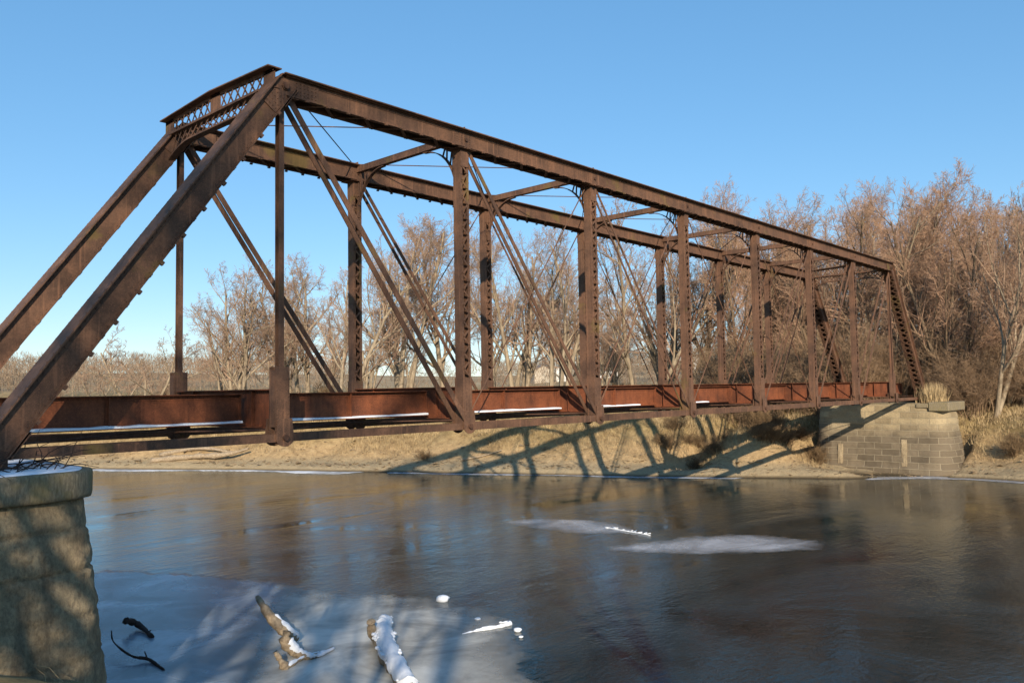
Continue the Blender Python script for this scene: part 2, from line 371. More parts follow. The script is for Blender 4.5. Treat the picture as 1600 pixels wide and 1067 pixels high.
def axis(a, b, step, lim):
    c = list(np.arange(a, b+1e-6, step)); s = step; v = b
    while v < lim: s *= 1.22; v += s; c.append(v)
    s = step; v = a; pre = []
    while v > -lim: s *= 1.22; v -= s; pre.append(v)
    return np.array(pre[::-1]+c)
gx = axis(-12, 78, 0.34, 4500); gy = axis(-30, 82, 0.36, 4500)
GX, GY = np.meshgrid(gx, gy); GZ = ground(GX, GY)
nx, ny = len(gx), len(gy)
ii = (np.arange(ny-1)[:, None]*nx+np.arange(nx-1)[None, :]).ravel()
quads = np.stack([ii, ii+1, ii+nx+1, ii+nx], 1)
M_GROUND = mat_ground()
tag(link('ground', mesh_np('ground', np.stack([GX, GY, GZ], -1).reshape(-1, 3), [quads], True), M_GROUND), kind='structure')
wv = np.array([(-900, -900, WZ), (900, -900, WZ), (900, 900, WZ), (-900, 900, WZ)], float)
tag(link('river', mesh_np('river', wv, [np.array([[0, 1, 2, 3]])]), mat_water()), kind='structure')
def gz(x, y): return float(ground(np.array([x]), np.array([y]))[0])

# ---------------------------------------------------------------- bridge
X = [0.204, 6.258, 12.376, 18.764, 25.14, 31.665, 37.948, 44.114, 50.473, 56.557]
H, W = 8.487, 5.24
CH = 0.25                                   # half depth of the top chord
bridge = empty('truss_bridge', (0, 0, 0))
tag(bridge, 'long rusted iron through-truss bridge spanning the river between two stone piers', 'bridge')
nrm_y = np.array([0, 1., 0])

def lace(mb, p0, p1, sidev, nrm, pitch, wid=0.055, th=0.012, double=False):
    """zigzag of flat bars between the lines p0..p1 -/+ sidev"""
    p0, p1, sidev = (np.asarray(q, float) for q in (p0, p1, sidev)); n = max(2, int(round(np.linalg.norm(p1-p0)/pitch)))
    for i in range(n):
        a = p0+(p1-p0)*i/n; b = p0+(p1-p0)*(i+1)/n; s = 1 if i % 2 else -1
        mb.flat(a-sidev*s, b+sidev*s, nrm, wid, th)
        if double: mb.flat(a+sidev*s+np.asarray(nrm)*th*1.3, b-sidev*s+np.asarray(nrm)*th*1.3, nrm, wid, th)

for side, y0, out in ((0, 0.0, -1), (1, W, 1)):
    # --- top chord: two webs, cover plate, flanges, lacing below
    c = MB(); xa, xb = X[1]+0.02, X[8]-0.02
    for s in (-1, 1):
        c.box((xa, y0+s*0.2-0.015, H-CH), (xb, y0+s*0.2+0.015, H+CH-0.003))
        fl = (y0+0.216, y0+0.31) if s > 0 else (y0-0.31, y0-0.216)
        c.box((xa, fl[0], H-CH+0.002), (xb, fl[1], H-CH+0.022)); c.box((xa, fl[0], H+CH-0.026), (xb, fl[1], H+CH-0.004))
        c.box((xa, y0+s*0.2-0.032, H-CH+0.022), (xb, y0+s*0.2+0.032, H-CH+0.095))
        c.box((xa, y0+s*0.2-0.032, H+CH-0.10), (xb, y0+s*0.2+0.032, H+CH-0.026))
    c.box((xa-0.1, y0-0.40, H+CH), (xb+0.1, y0+0.40, H+CH+0.03))
    yo = y0+out*0.232
    c.rivets((xa+.3, yo, H-CH+0.058), (xb-.3, yo, H-CH+0.058), (0, out, 0)); c.rivets((xa+.3, yo, H+CH-0.063), (xb-.3, yo, H+CH-0.063), (0, out, 0))
    yi = y0-out*0.232
    if side: c.rivets((xa+.3, yi, H-CH+0.058), (xb-.3, yi, H-CH+0.058), (0, -out, 0)); c.rivets((xa+.3, yi, H+CH-0.063), (xb-.3, yi, H+CH-0.063), (0, -out, 0))
    lace(c, (xa+.5, y0, H-CH-0.008), (xb-.5, y0, H-CH-0.008), (0, 0.28, 0), (0, 0, 1), 0.62, 0.09, 0.014)
    for i in range(1, 9): c.box((X[i]-0.35+(i == 1)*0.4, y0-0.30, H-CH-0.03), (X[i]+0.35-(i == 8)*0.4, y0+0.30, H-CH-0.017))
    # stubs of lacing standing proud of the flange
    for k in range(int((xb-xa)/0.62)): c.box((xa+0.5+k*0.62, y0+out*0.335-0.03, H-CH-0.045), (xa+0.58+k*0.62, y0+out*0.335+0.03, H-CH+0.0))
    chord = c.build('top_chord', M_RUST, bridge)
    # splice plates with rivets and the pin ends at the panel points
    for i in range(2, 8):
        p = MB(); ysp = y0+out*0.216
        for sg in ((out,) if not side else (out, -out)):
            ysp = y0+sg*0.216
            p.box((X[i]-0.55, min(ysp, ysp+sg*0.012), H-CH+0.098), (X[i]+0.4, max(ysp, ysp+sg*0.012), H+CH-0.103))
            for zz in (-0.10, -0.03, 0.04, 0.11): p.rivets((X[i]-0.52, ysp+sg*0.012, H+zz), (X[i]+0.2, ysp+sg*0.012, H+zz), (0, sg, 0), 0.09, 0.02, 0.014)
        p.build('splice_plate', M_RUST, chord)
        p = MB(); p.tube([(X[i], y0-0.27, H), (X[i], y0+0.27, H)], 0.055, 10); p.build('pin', M_DARKRUST, chord)
        # bent gusset rising above the chord for the lateral bracing
        p = MB(); p.box((X[i]-0.3, y0-0.22, H+CH+0.032), (X[i]+0.22, y0+0.22, H+CH+0.05))
        p.bar((X[i], y0-0.2*1, H+CH+0.10), (X[i], y0+0.2, H+CH+0.10), (0.012, 0, 0), (0, 0, 0.055))
        p.bar((X[i]-0.28, y0, H+CH+0.06), (X[i]+0.02, y0, H+CH+0.14), (0, 0.10, 0), (0.004, 0, 0.012))
        p.build('lateral_gusset', M_RUST, chord)
    # --- inclined end posts
    for (i0, i1) in ((0, 1), (9, 8)):
        a = np.array([X[i0], y0, 0.0]); b = np.array([X[i1], y0, H]); ax = b-a; Ln = np.linalg.norm(ax); ax /= Ln
        nn = np.array([-ax[2], 0, ax[0]]) if i0 == 0 else np.array([ax[2], 0, -ax[0]])      # upper, outer side
        e = MB(); s0 = a-ax*0.30; s1 = b+ax*0.16; D = 0.25
        for s in (-1, 1):
            yv = np.array([0, s*0.206, 0])
            e.bar(s0+yv, s1+yv, nrm_y*0.015, nn*D)
            for q, z_ in ((1, 0.237), (-1, 0.237)):
                e.bar(s0+yv+np.array([0, s*0.06, 0])+nn*q*z_, s1+yv+np.array([0, s*0.06, 0])+nn*q*z_, nrm_y*0.045, nn*0.011)
                e.bar(s0+yv+nn*q*0.185, s1+yv+nn*q*0.185, nrm_y*0.029, nn*0.04)
                if s == out or side: e.rivets(a+ax*.5+nn*q*0.185+yv+nrm_y*s*0.029, b-ax*.3+nn*q*0.185+yv+nrm_y*s*0.029, (0, s, 0))
        e.bar(s0+nn*(D+0.016), b+ax*0.02+nn*(D+0.016), nrm_y*0.34, nn*0.015)
        e.rivets(a+nn*(D+0.031)+nrm_y*0.29, b+nn*(D+0.031)+nrm_y*0.29, nn, 0.2); e.rivets(a+nn*(D+0.031)-nrm_y*0.29, b+nn*(D+0.031)-nrm_y*0.29, nn, 0.2)
        lace(e, a+ax*0.9-nn*(D+0.010), b-ax*0.6-nn*(D+0.010), (0, 0.27, 0), nn, 0.40, 0.075, 0.014, True)
        for t in (0.1, Ln-0.45): e.bar(a+ax*t-nn*(D+0.045), a+ax*(t+0.6)-nn*(D+0.045), nrm_y*0.3, nn*0.008)
        k = 0
        while 0.9+k*0.8 < Ln-0.7:
            c_ = a+ax*(0.9+k*0.8)-nn*(D+0.02)+nrm_y*out*0.30; e.bar(c_-ax*0.045, c_+ax*0.045, nrm_y*0.04, nn*0.03); k += 1
        ep = e.build('end_post', M_RUST, bridge)
        g = MB()                                        # hip gusset plate and pin
        for s in (-1, 1):
            yy = y0+s*0.246
            poly = [b+nn*0.2+ax*0.05, b-ax*0.75+nn*0.16, b-ax*0.75-nn*0.2, b-ax*0.15-nn*0.25, np.array([b[0]+(0.95 if i0 == 0 else -0.95), 0, H-0.2]), np.array([b[0]+(0.95 if i0 == 0 else -0.95), 0, H+0.2])]
            vs = [(p[0], yy-0.008, p[2]) for p in poly]+[(p[0], yy+0.008, p[2]) for p in poly]; n_ = len(poly)
            g.add(vs, [tuple(range(n_)), tuple(range(2*n_-1, n_-1, -1))]+[(q, (q+1) % n_, n_+(q+1) % n_, n_+q) for q in range(n_)])
            if s == out:
                for zz in (-0.14, -0.05, 0.05, 0.14):
                    sx = 1 if i0 == 0 else -1
                    g.rivets((b[0]+sx*0.25, yy+s*0.008, H+zz), (b[0]+sx*0.92, yy+s*0.008, H+zz), (0, s, 0), 0.11, 0.024, 0.018)
                    g.rivets(b-ax*0.25+nn*zz+nrm_y*(s*0.254), b-ax*0.72+nn*zz+nrm_y*(s*0.254), (0, s, 0), 0.11, 0.024, 0.018)
        g.build('gusset_plate', M_RUST, ep)
        p = MB(); p.tube([(b[0], y0-0.33, H-0.02), (b[0], y0+0.33, H-0.02)], 0.075, 12); p.tube([(b[0], y0-0.29, H-0.02), (b[0], y0+0.29, H-0.02)], 0.11, 6); p.build('pin', M_DARKRUST, ep)
        s_ = MB(); sx = -1 if i0 == 0 else 1                 # shoe standing on the pier
        s_.box((X[i0]-0.35, y0-0.32, -0.285), (X[i0]+0.35, y0+0.32, -0.235))
        for s in (-1, 1): s_.bar((X[i0], y0+s*0.26, -0.237), (X[i0], y0+s*0.26, 0.06), (0.26, 0, 0), (0, 0.014, 0))
        s_.tube([(X[i0], y0-0.36, 0), (X[i0], y0+0.36, 0)], 0.075, 10); s_.build('bearing_shoe', M_DARKRUST, ep)
    # --- posts and hip hangers
    for i in range(1, 9):
        p = MB(); x = X[i]
        if i in (1, 8):
            for s in (-1, 1): p.box((x-0.065, y0+s*0.085-0.012, 1.6), (x+0.065, y0+s*0.085+0.012, H-0.05))
            p.box((x-0.012, y0-0.072, 1.6), (x+0.012, y0+0.072, H-0.26))
            p.box((x-0.075, y0-0.10, 1.60), (x+0.075, y0+0.10, 1.70))
            for s in (-1, 1):
                p.box((x-0.19, y0+s*0.125-0.014, -0.16), (x+0.19, y0+s*0.125+0.014, 1.68))
                for xx in (-0.15, 0.15): p.rivets((x+xx, y0+s*0.139, 0.2), (x+xx, y0+s*0.139, 1.6), (0, s, 0), 0.13)
            for xx in (-0.188, 0.188): p.box((x+xx-0.01, y0-0.11, 0.25), (x+xx+0.01, y0+0.11, 1.6))
            nm = 'hip_hanger'
        else:
            for s in (-1, 1):                              # two channels back to back
                p.box((x+s*0.165-0.010, y0-0.15, -0.05), (x+s*0.165+0.010, y0+0.15, H-CH-0.03))
                for q in (-1, 1):
                    xs = sorted((x+s*0.155, x+s*0.085)); p.box((xs[0], y0+q*0.143-0.007, 0.0), (xs[1], y0+q*0.143+0.007, H-CH-0.04))
                if s < 0: p.rivets((x-0.175, y0+0.11, 0.3), (x-0.175, y0+0.11, H-0.5), (-1, 0, 0), 0.22); p.rivets((x-0.175, y0-0.11, 0.3), (x-0.175, y0-0.11, H-0.5), (-1, 0, 0), 0.22)
            for q in (-1, 1):
                lace(p, (x, y0+q*0.158, 1.45), (x, y0+q*0.158, H-0.75), (0.125, 0, 0), (0, q, 0), 0.235, 0.055, 0.012)
                p.box((x-0.172, y0+q*0.166-0.008, H-0.80), (x+0.172, y0+q*0.166+0.008, H-CH-0.05))
                p.box((x-0.185, y0+q*0.166-0.008, 0.05), (x+0.185, y0+q*0.166+0.008, 1.42))
                for xx in (-0.145, 0.145): p.rivets((x+xx, y0+q*0.174, 0.2), (x+xx, y0+q*0.174, H-0.4), (0, q, 0), 0.24, 0.018)
            nm = 'vertical_post'
        po = p.build(nm, M_RUST, bridge)
        for s in (-1, 1):                                 # foot: rounded pin plates
            g = MB(); yy = y0+s*0.245; ring = [(x+0.24*math.cos(t), -0.01+0.20*math.sin(t)) for t in np.linspace(PI, 2*PI, 9)]+[(x+0.19, 0.45), (x-0.19, 0.45)]
            n_ = len(ring); vs = [(a_, yy-0.012, b_) for a_, b_ in ring]+[(a_, yy+0.012, b_) for a_, b_ in ring]
            g.add(vs, [tuple(range(n_)), tuple(range(2*n_-1, n_-1, -1))]+[(q, (q+1) % n_, n_+(q+1) % n_, n_+q) for q in range(n_)])
            g.build('foot_plate', M_RUST, po)
        g = MB(); g.tube([(x, y0-0.33, 0), (x, y0+0.33, 0)], 0.075, 10); g.build('pin', M_DARKRUST, po)
    # --- bottom chord bars, one pair per panel
    for i in range(9):
        b_ = MB(); hh = 0.095 if i in (0, 1, 7, 8) else 0.11
        off = 0.20 if i % 2 == 0 else 0.172
        for s in (-1, 1):
            yy = y0+s*off; b_.box((X[i]-0.02, yy-0.011, -hh), (X[i+1]+0.02, yy+0.011, hh))
            b_.tube([(X[i], yy-0.013, 0), (X[i], yy+0.013, 0)], 0.17, 14); b_.tube([(X[i+1], yy-0.013, 0), (X[i+1], yy+0.013, 0)], 0.17, 14)
        if i in (0, 1, 7, 8):
            lace(b_, (X[i]+.4, y0, 0.06), (X[i+1]-.4, y0, 0.06), (0, 0.155, 0), (0, 0, 1), 0.5, 0.05)
        b_.build('bottom_chord_bar', M_RUST, bridge)
    # --- diagonals
    def diag(i, j, wid, th, ys, name='diagonal_bar'):
        for yy in ys:
            d_ = MB(); p0 = np.array([X[i], y0+yy*0.6, H-0.02]); p1 = np.array([X[j], y0+yy, 0.0])
            if wid > 0.06:
                d_.flat(p0, p1, (0, 1, 0), wid, th)
                for p in (p0, p1): d_.tube([p-nrm_y*th*0.45, p+nrm_y*th*0.45], wid*0.95, 12)
            else:
                d_.tube([p0, p1], wid/2, 6)
                mid = p0*0.36+p1*0.64; ax = (p1-p0)/np.linalg.norm(p1-p0); d_.tube([mid-ax*0.16, mid+ax*0.16], wid*0.95, 6)
            d_.build(name, M_RUST, bridge)
    for s, q in ((lambda i: i, 1), (lambda i: 9-i, -1)):
        diag(s(1), s(2), 0.155, 0.03, (-0.235, 0.235)); diag(s(2), s(3), 0.125, 0.028, (-0.20, 0.20)); diag(s(3), s(4), 0.085, 0.026, (-0.16, 0.16))
        diag(s(4), s(5), 0.05, 0.05, (-0.07,), 'counter_rod')
        diag(s(3), s(2), 0.04, 0.04, (0.03,), 'counter_rod'); diag(s(4), s(3), 0.05, 0.04, (0.03,), 'counter_rod')

# --- floor beams, stringers, bracing between the trusses
for i in range(1, 9):
    f = MB(); x = X[i]; a, b = 0.19, W-0.19
    f.box((x-0.008, a, 0.24), (x+0.008, b, 1.13))
    f.box((x-0.16, a, 1.13), (x+0.16, b, 1.155)); f.box((x-0.15, a, 0.215), (x+0.15, b, 0.24))
    for s in (-1, 1):
        xs = sorted((x+s*0.009, x+s*0.022)); f.box((xs[0], a, 1.04), (xs[1], b, 1.128)); f.box((xs[0], a, 0.242), (xs[1], b, 0.33))
        for yy in (0.19, 1.1, W-1.1): f.box((min(x+s*0.024, x+s*0.11), yy, 0.25), (max(x+s*0.024, x+s*0.11), yy+0.014, 1.125))
        f.rivets((x+s*0.022, a, 1.085), (x+s*0.022, 1.3, 1.085), (s, 0, 0), 0.11, 0.018); f.rivets((x+s*0.022, a, 0.287), (x+s*0.022, 1.3, 0.287), (s, 0, 0), 0.11, 0.018)
    f.build('floor_beam', M_RED, bridge)
SNOWSTR = MB()
for i in range(9):
    for y, out in ((1.5, -1), (W-1.5, 1)):
        s_ = MB(); xa = X[i]+0.19 if i else X[0]-0.6; xb = X[i+1]-0.19 if i < 8 else X[9]+0.35
        zt, zb = 1.03, 0.33
        s_.box((xa, y-0.007, zb), (xb, y+0.007, zt)); s_.box((xa, y-0.17, zt), (xb, y+0.17, zt+0.022)); s_.box((xa, y-0.17, zb-0.022), (xb, y+0.17, zb))
        for q in (-1, 1):
            ys = sorted((y+q*0.008, y+q*0.022)); s_.box((xa, ys[0], zt-0.11), (xb, ys[1], zt-0.002)); s_.box((xa, ys[0], zb+0.002), (xb, ys[1], zb+0.09))
            for xx in (xa, (xa+xb)/2, xb-0.09):
                s_.box((xx, min(y+q*0.023, y+q*0.035), zb+0.092), (xx+0.09, max(y+q*0.023, y+q*0.035), zt-0.112)); s_.box((xx+0.04, min(y+q*0.036, y+q*0.13), zb+0.003), (xx+0.052, max(y+q*0.036, y+q*0.13), zt-0.003))
        if y < 2:
            s_.rivets((xa, y-0.022, zt-0.055), (xb, y-0.022, zt-0.055), (0, -1, 0), 0.10, 0.018); s_.rivets((xa, y-0.022, zb+0.05), (xb, y-0.022, zb+0.05), (0, -1, 0), 0.10, 0.018)
            for xx in (xa+0.02, xb-0.07): s_.rivets((xx+0.02, y-0.035, zb+0.12), (xx+0.02, y-0.035, zt-0.12), (0, -1, 0), 0.08, 0.018)
        s_.build('stringer', M_RED, bridge)
        # snow caught on the outer half of the lower flange
        rg = random.Random(i*7+int(y)); L0 = xa+0.02; 
        L1 = (xb-0.02) if i in (0, 1, 2) else xa+(xb-xa)*rg.uniform(0.45, 0.8)
        n_ = max(4, int((L1-L0)/0.35)); q0 = len(SNOWSTR.v)
        if i < 7:
            for k in range(n_+1):
                xx = L0+(L1-L0)*k/n_; h = 0.03+0.03*rg.random(); dy = rg.uniform(-0.015, 0.02)
                SNOWSTR.v += [(xx, y+out*0.06, zb+0.002), (xx, y+out*0.062, zb+h+0.012), (xx, y+out*(0.165+dy), zb+h), (xx, y+out*(0.178+dy), zb+0.002)]
            for k in range(n_):
                for j in range(3):
                    SNOWSTR.f.append((q0+k*4+j, q0+k*4+j+1, q0+k*4+5+j, q0+k*4+4+j))
            SNOWSTR.f.append((q0, q0+3, q0+2, q0+1)); SNOWSTR.f.append((q0+n_*4, q0+n_*4+1, q0+n_*4+2, q0+n_*4+3))
tag(SNOWSTR.build('snow', M_SNOW), 'thin white strips of snow lying along the lower flanges of the rusty bridge girders', 'snow', kind='stuff')
for i in range(9):
    for (ya, yb) in ((0.2, W-0.2), (W-0.2, 0.2)):
        r_ = MB(); r_.tube([(X[i]+0.1, ya, 0.13+0.05*(ya > yb)), (X[i+1]-0.1, yb, 0.13+0.05*(ya > yb))], 0.02, 5); r_.build('lateral_rod', M_DARKRUST, bridge)
for i in range(1, 8):
    for (ya, yb) in ((0.0, W), (W, 0.0)):
        r_ = MB(); r_.tube([(X[i], ya, H+CH+0.06+0.05*(ya > yb)), (X[i+1], yb, H+CH+0.06+0.05*(ya > yb))], 0.018, 5); r_.build('lateral_rod', M_DARKRUST, bridge)
for i in range(2, 8):
    s_ = MB(); x = X[i]; z0, z1 = H+0.02, H+CH-0.02
    s_.box((x-0.09, 0.24, z1-0.02), (x+0.09, W-0.24, z1)); s_.box((x-0.09, 0.24, z0), (x+0.09, W-0.24, z0+0.02))
    for q in (-1, 1): s_.box((x+q*0.075-0.008, 0.24, z0+0.021), (x+q*0.075+0.008, W-0.24, z1-0.021))
    st = s_.build('sway_strut', M_RUST, bridge)
    for y0, sg in ((0.0, 1), (W, -1)):
        k = MB(); A, B = 1.45, 1.55; pts = []
        for t in np.linspace(0, PI/2, 11):
            zl = H-CH-1.25; pts.append(np.array([x, y0+sg*(0.18+A*(1-math.cos(t))), zl+(z0-0.03-zl)*math.sin(t)]))
        for a, b in zip(pts[:-1], pts[1:]): k.flat(a, b, np.cross(b-a, (1, 0, 0)), 0.13, 0.03)
        for j in (2, 4, 6):
            p = pts[j]; q = np.array([x, y0+sg*0.20, H-CH-0.02]) if j == 2 else np.array([x, p[1]-sg*0.12, z0-0.01]); k.flat(p, q, (1, 0, 0), 0.04, 0.04)
        for j in (3, 5): k.flat(pts[j], np.array([x, pts[j][1]-sg*0.02, z0-0.01]), (1, 0, 0), 0.04, 0.04)
        k.flat(np.array([x, y0+sg*0.2, pts[0][2]+0.7]), pts[3], (1, 0, 0), 0.04, 0.04)
        k.build('knee_brace', M_RUST, st)
# --- portals over the inclined end posts
for i0, i1 in ((0, 1), (9, 8)):
    sx = 1 if i0 == 0 else -1
    root = MB(); x = X[i1]-sx*0.30; zb = H-0.10; ht = 0.46; pk = 0.12
    ya, yb, ym = -0.28, W+0.28, W/2
    def top(y): return zb+ht+pk*(1-abs(y-ym)/(yb-ym))
    root.box((x-0.12, ya, zb-0.02), (x+0.12, yb, zb)); root.box((x-0.01, ya, zb+0.001), (x+0.01, yb, zb+0.07))
    for y1, y2 in ((ya, ym), (ym, yb)):
        root.bar((x, y1, top(y1)+0.015), (x, y2, top(y2)+0.015), (0.19, 0, 0), (0, 0, 0.015))
        root.bar((x, y1, top(y1)-0.045), (x, y2, top(y2)-0.045), (0.012, 0, 0), (0, 0, 0.044))
        root.rivets((x-sx*0.012, y1, top(y1)-0.05), (x-sx*0.012, y2, top(y2)-0.05), (-sx, 0, 0), 0.12, 0.018)
    pf = root.build('portal_frame', M_RUST, bridge)
    for y1, y2 in ((ya+0.0, ya+0.5), (ym-0.26, ym+0.26), (yb-0.5, yb)):
        p = MB(); vs = [(x-0.006, y1, zb+0.001), (x-0.006, y2, zb+0.001), (x-0.006, y2, top(y2)-0.002), (x-0.006, (y1+y2)/2, top((y1+y2)/2)-0.002), (x-0.006, y1, top(y1)-0.002)]
        vs += [(a+0.024, b, c) for a, b, c in vs]; vs = [(a-0.006, b, c) for a, b, c in vs]
        p.add(vs, [(0, 1, 2, 3, 4), (9, 8, 7, 6, 5)]+[(q, (q+1) % 5, 5+(q+1) % 5, 5+q) for q in range(5)]); p.build('web_plate', M_RUST, pf)
    for y1, y2 in ((ya+0.5, ym-0.26), (ym+0.26, yb-0.5)):
        l = MB(); n_ = 6
        for k in range(n_):
            a, b = y1+(y2-y1)*k/n_, y1+(y2-y1)*(k+1)/n_
            l.flat((x+0.014, a, zb+0.03), (x+0.014, b, top(b)-0.05), (1, 0, 0), 0.05, 0.012); l.flat((x-0.014, b, zb+0.03), (x-0.014, a, top(a)-0.05), (1, 0, 0), 0.05, 0.012)
        l.build('lattice', M_RUST, pf)
    # arched lattice hanging below the panel
    ax = np.array([0, 0, 1.0]); nn = np.array([-sx, 0, 0.0]); xl = X[i1]-sx*0.36
    def P(y, t): return np.array([xl, y, H+0.02-t])
    l = MB(); t0 = 0.12; ya, yb = 0.23, W-0.23
    l.bar(P(ya, t0), P(yb, t0), nn*0.10, ax*0.03)
    def low(y):
        e = min(y-ya, yb-y); return 0.50+(0.34*(1-min(e, 1.3)/1.3)**2)
    ys = np.linspace(ya, yb, 25)
    for p, q in zip(ys[:-1], ys[1:]): l.bar(P(p, low(p)), P(q, low(q)), nn*0.10, ax*0.022)
    l2 = MB(); n_ = 15
    for k in range(n_):
        p, q = ya+(yb-ya)*k/n_, ya+(yb-ya)*(k+1)/n_; w_ = (yb-ya)/n_*1.6
        for (u, v_) in ((p, min(p+w_, yb)), (q, max(q-w_, ya))):
            l2.flat(P(u, t0)+nn*(0.014 if v_ > u else -0.014), P(v_, low(v_))+nn*(0.014 if v_ > u else -0.014), nn, 0.045, 0.012)
    pb = l.build('portal_brace', M_RUST, bridge); l2.build('lattice', M_RUST, pb)

# --- neighbouring approach deck glimpsed past the far left end post
dk = MB(); dr = random.Random(5)
for k in range(7): dk.box((-6.0+k*0.85+dr.uniform(-.03, .03), W-0.2, 1.05), (-5.62+k*0.85, W+2.1, 1.19))
dk.box((-7.5, W+0.25, 0.35), (-0.5, W+0.5, 1.045)); dk.box((-7.5, W+1.5, 0.35), (-0.5, W+1.75, 1.045))
del dk

# ---------------------------------------------------------------- stone piers
M_STONE = mat_stone_near(); M_CAP = mat_capstone(); M_ASH = mat_ashlar()
def outline(x0, hw, y_n, y_f, r, n=14, flat=0.55):
    """plan of a pier: rounded nose at y_n, rounded tail at y_f; counter-clockwise from the -x side"""
    pts = []
    for y in np.linspace(y_f-r, y_n+r, 26): pts.append((x0-hw, y))
    for t in np.linspace(0, PI, 2*n+1)[1:-1]:
        cx = -math.copysign(abs(math.cos(t))**flat, math.cos(t)); sy = math.sin(t)**flat; pts.append((x0+cx*hw, y_n+r-sy*r))
    for y in np.linspace(y_n+r, y_f-r, 26): pts.append((x0+hw, y))
    for t in np.linspace(0, PI, 2*n+1)[1:-1]:
        cx = math.copysign(abs(math.cos(t))**flat, math.cos(t)); sy = math.sin(t)**flat; pts.append((x0+cx*hw, y_f-r+sy*r))
    return np.array(pts)
def resample(pts, step):
    p = np.vstack([pts, pts[:1]]); seg = np.hypot(*np.diff(p, axis=0).T); s = np.concatenate([[0], np.cumsum(seg)])
    n = max(8, int(s[-1]/step)); t = np.linspace(0, s[-1], n, endpoint=False)
    return np.stack([np.interp(t, s, p[:, 0]), np.interp(t, s, p[:, 1])], 1), t
def shell(name, pts, t, zs, offs, cen, mat, parent, disp=None, uv=False, cap_top=True):
    """wall of rings: plan pts pushed out by offs[k](batter) at height zs[k]"""
    n = len(pts); nx_ = np.roll(pts, -1, 0)-np.roll(pts, 1, 0); nrm = np.stack([nx_[:, 1], -nx_[:, 0]], 1); nrm /= np.linalg.norm(nrm, axis=1)[:, None]
    if ((pts-np.array(cen))*nrm).sum() < 0: nrm = -nrm
    V = []
    for z, o in zip(zs, offs):
        d = np.zeros(n)
        if disp: d = np.array([disp(p[0], p[1], z, s) for p, s in zip(pts, t)])
        q = pts+nrm*(o+d)[:, None]; V.append(np.column_stack([q, np.full(n, z)]))
    V = np.vstack(V); K = len(zs)
    i = np.arange(n); j = (i+1) % n; fs = []
    for k in range(K-1): fs.append(np.stack([k*n+i, k*n+j, (k+1)*n+j, (k+1)*n+i], 1))
    fs = np.vstack(fs); me = bpy.data.meshes.new(name)
    faces = [tuple(map(int, f)) for f in fs]
    if cap_top: faces.append(tuple(range((K-1)*n, K*n)))
    me.from_pydata(V.tolist(), [], faces); me.update()
    if uv:
        ul = me.uv_layers.new(name='UVMap'); per = t[-1]+(t[1]-t[0]); tt = np.concatenate([t, [per]])
        for p in me.polygons:
            if len(p.vertices) > 4: continue
            wrap = any(v % n == n-1 for v in p.vertices) and any(v % n == 0 for v in p.vertices)
            for li, v in zip(p.loop_indices, p.vertices):
                a = v % n; u = per if (wrap and a == 0) else t[a]; ul.data[li].uv = (u, V[v][2])
    for p in me.polygons: p.use_smooth = len(p.vertices) <= 4
    return link(name, me, mat, parent)

# near pier (left edge of the photo)
pier = empty('bridge_pier', (0, 0, WZ)); tag(pier, 'tan tooled stone pier with rounded snowy cap at left edge of river', 'pier')
pier.location = (0, 0, 0)
PX0, PHW = -0.25, 1.93
pl, ts = resample(outline(PX0, PHW, -1.70, W+1.7, 1.25, flat=0.58), 0.075)
JZ = [-0.78, -1.32, -2.05, -2.85, -3.6, -4.4, -5.2, -6.0]
def near_disp(x, y, z, s):
    v = Vector((x, y, z)); k = sum(1 for j in JZ if z < j)
    r = mnoise.noise(v*1.3)*0.05+mnoise.noise(Vector((x*5, y*5, z*3.2)))*0.04+mnoise.noise(v*12)*0.024
    g = min(abs(z-j) for j in JZ); r -= 0.05*max(0, 1-g/0.05)
    if k == 1: r *= 0.35
    return r
zs = np.concatenate([np.arange(-6.5, -0.80, 0.055), [-0.79]]); zs = np.round(zs, 3)
shell('shaft', pl, ts, zs, [(-0.13-(z+0.8)*0.125) for z in zs], (PX0, W/2), M_STONE, pier, near_disp)
cl, tc = resample(outline(PX0, PHW, -1.70, W+1.7, 1.25, flat=0.58), 0.09)
def cap_disp(x, y, z, s): return mnoise.noise(Vector((x*2, y*2, z*2)))*0.03+mnoise.noise(Vector((x*9, y*9, z*5)))*0.014
czs = np.array([-0.795, -0.78, -0.7, -0.6, -0.5, -0.42, -0.35, -0.31, -0.29])
shell('cap', cl, tc, czs, [-0.10, 0.015, 0.035, 0.035, 0.03, 0.03, 0.03, 0.02, -0.005], (PX0, W/2), M_CAP, pier, cap_disp)
sn, sq = resample(outline(PX0, PHW, -1.70, W+1.7, 1.25, flat=0.58), 0.12)
def snow_disp(x, y, z, s): return -0.10+mnoise.noise(Vector((x*1.5, y*1.5, 4)))*0.09
sh = shell('snow', sn, sq, np.array([-0.289, -0.275, -0.262]), [-0.03, -0.05, -0.14], (PX0, W/2), M_SNOW, None, snow_disp)
tag(sh, 'thin sheet of white snow covering the top of the left stone pier', 'snow', kind='stuff')

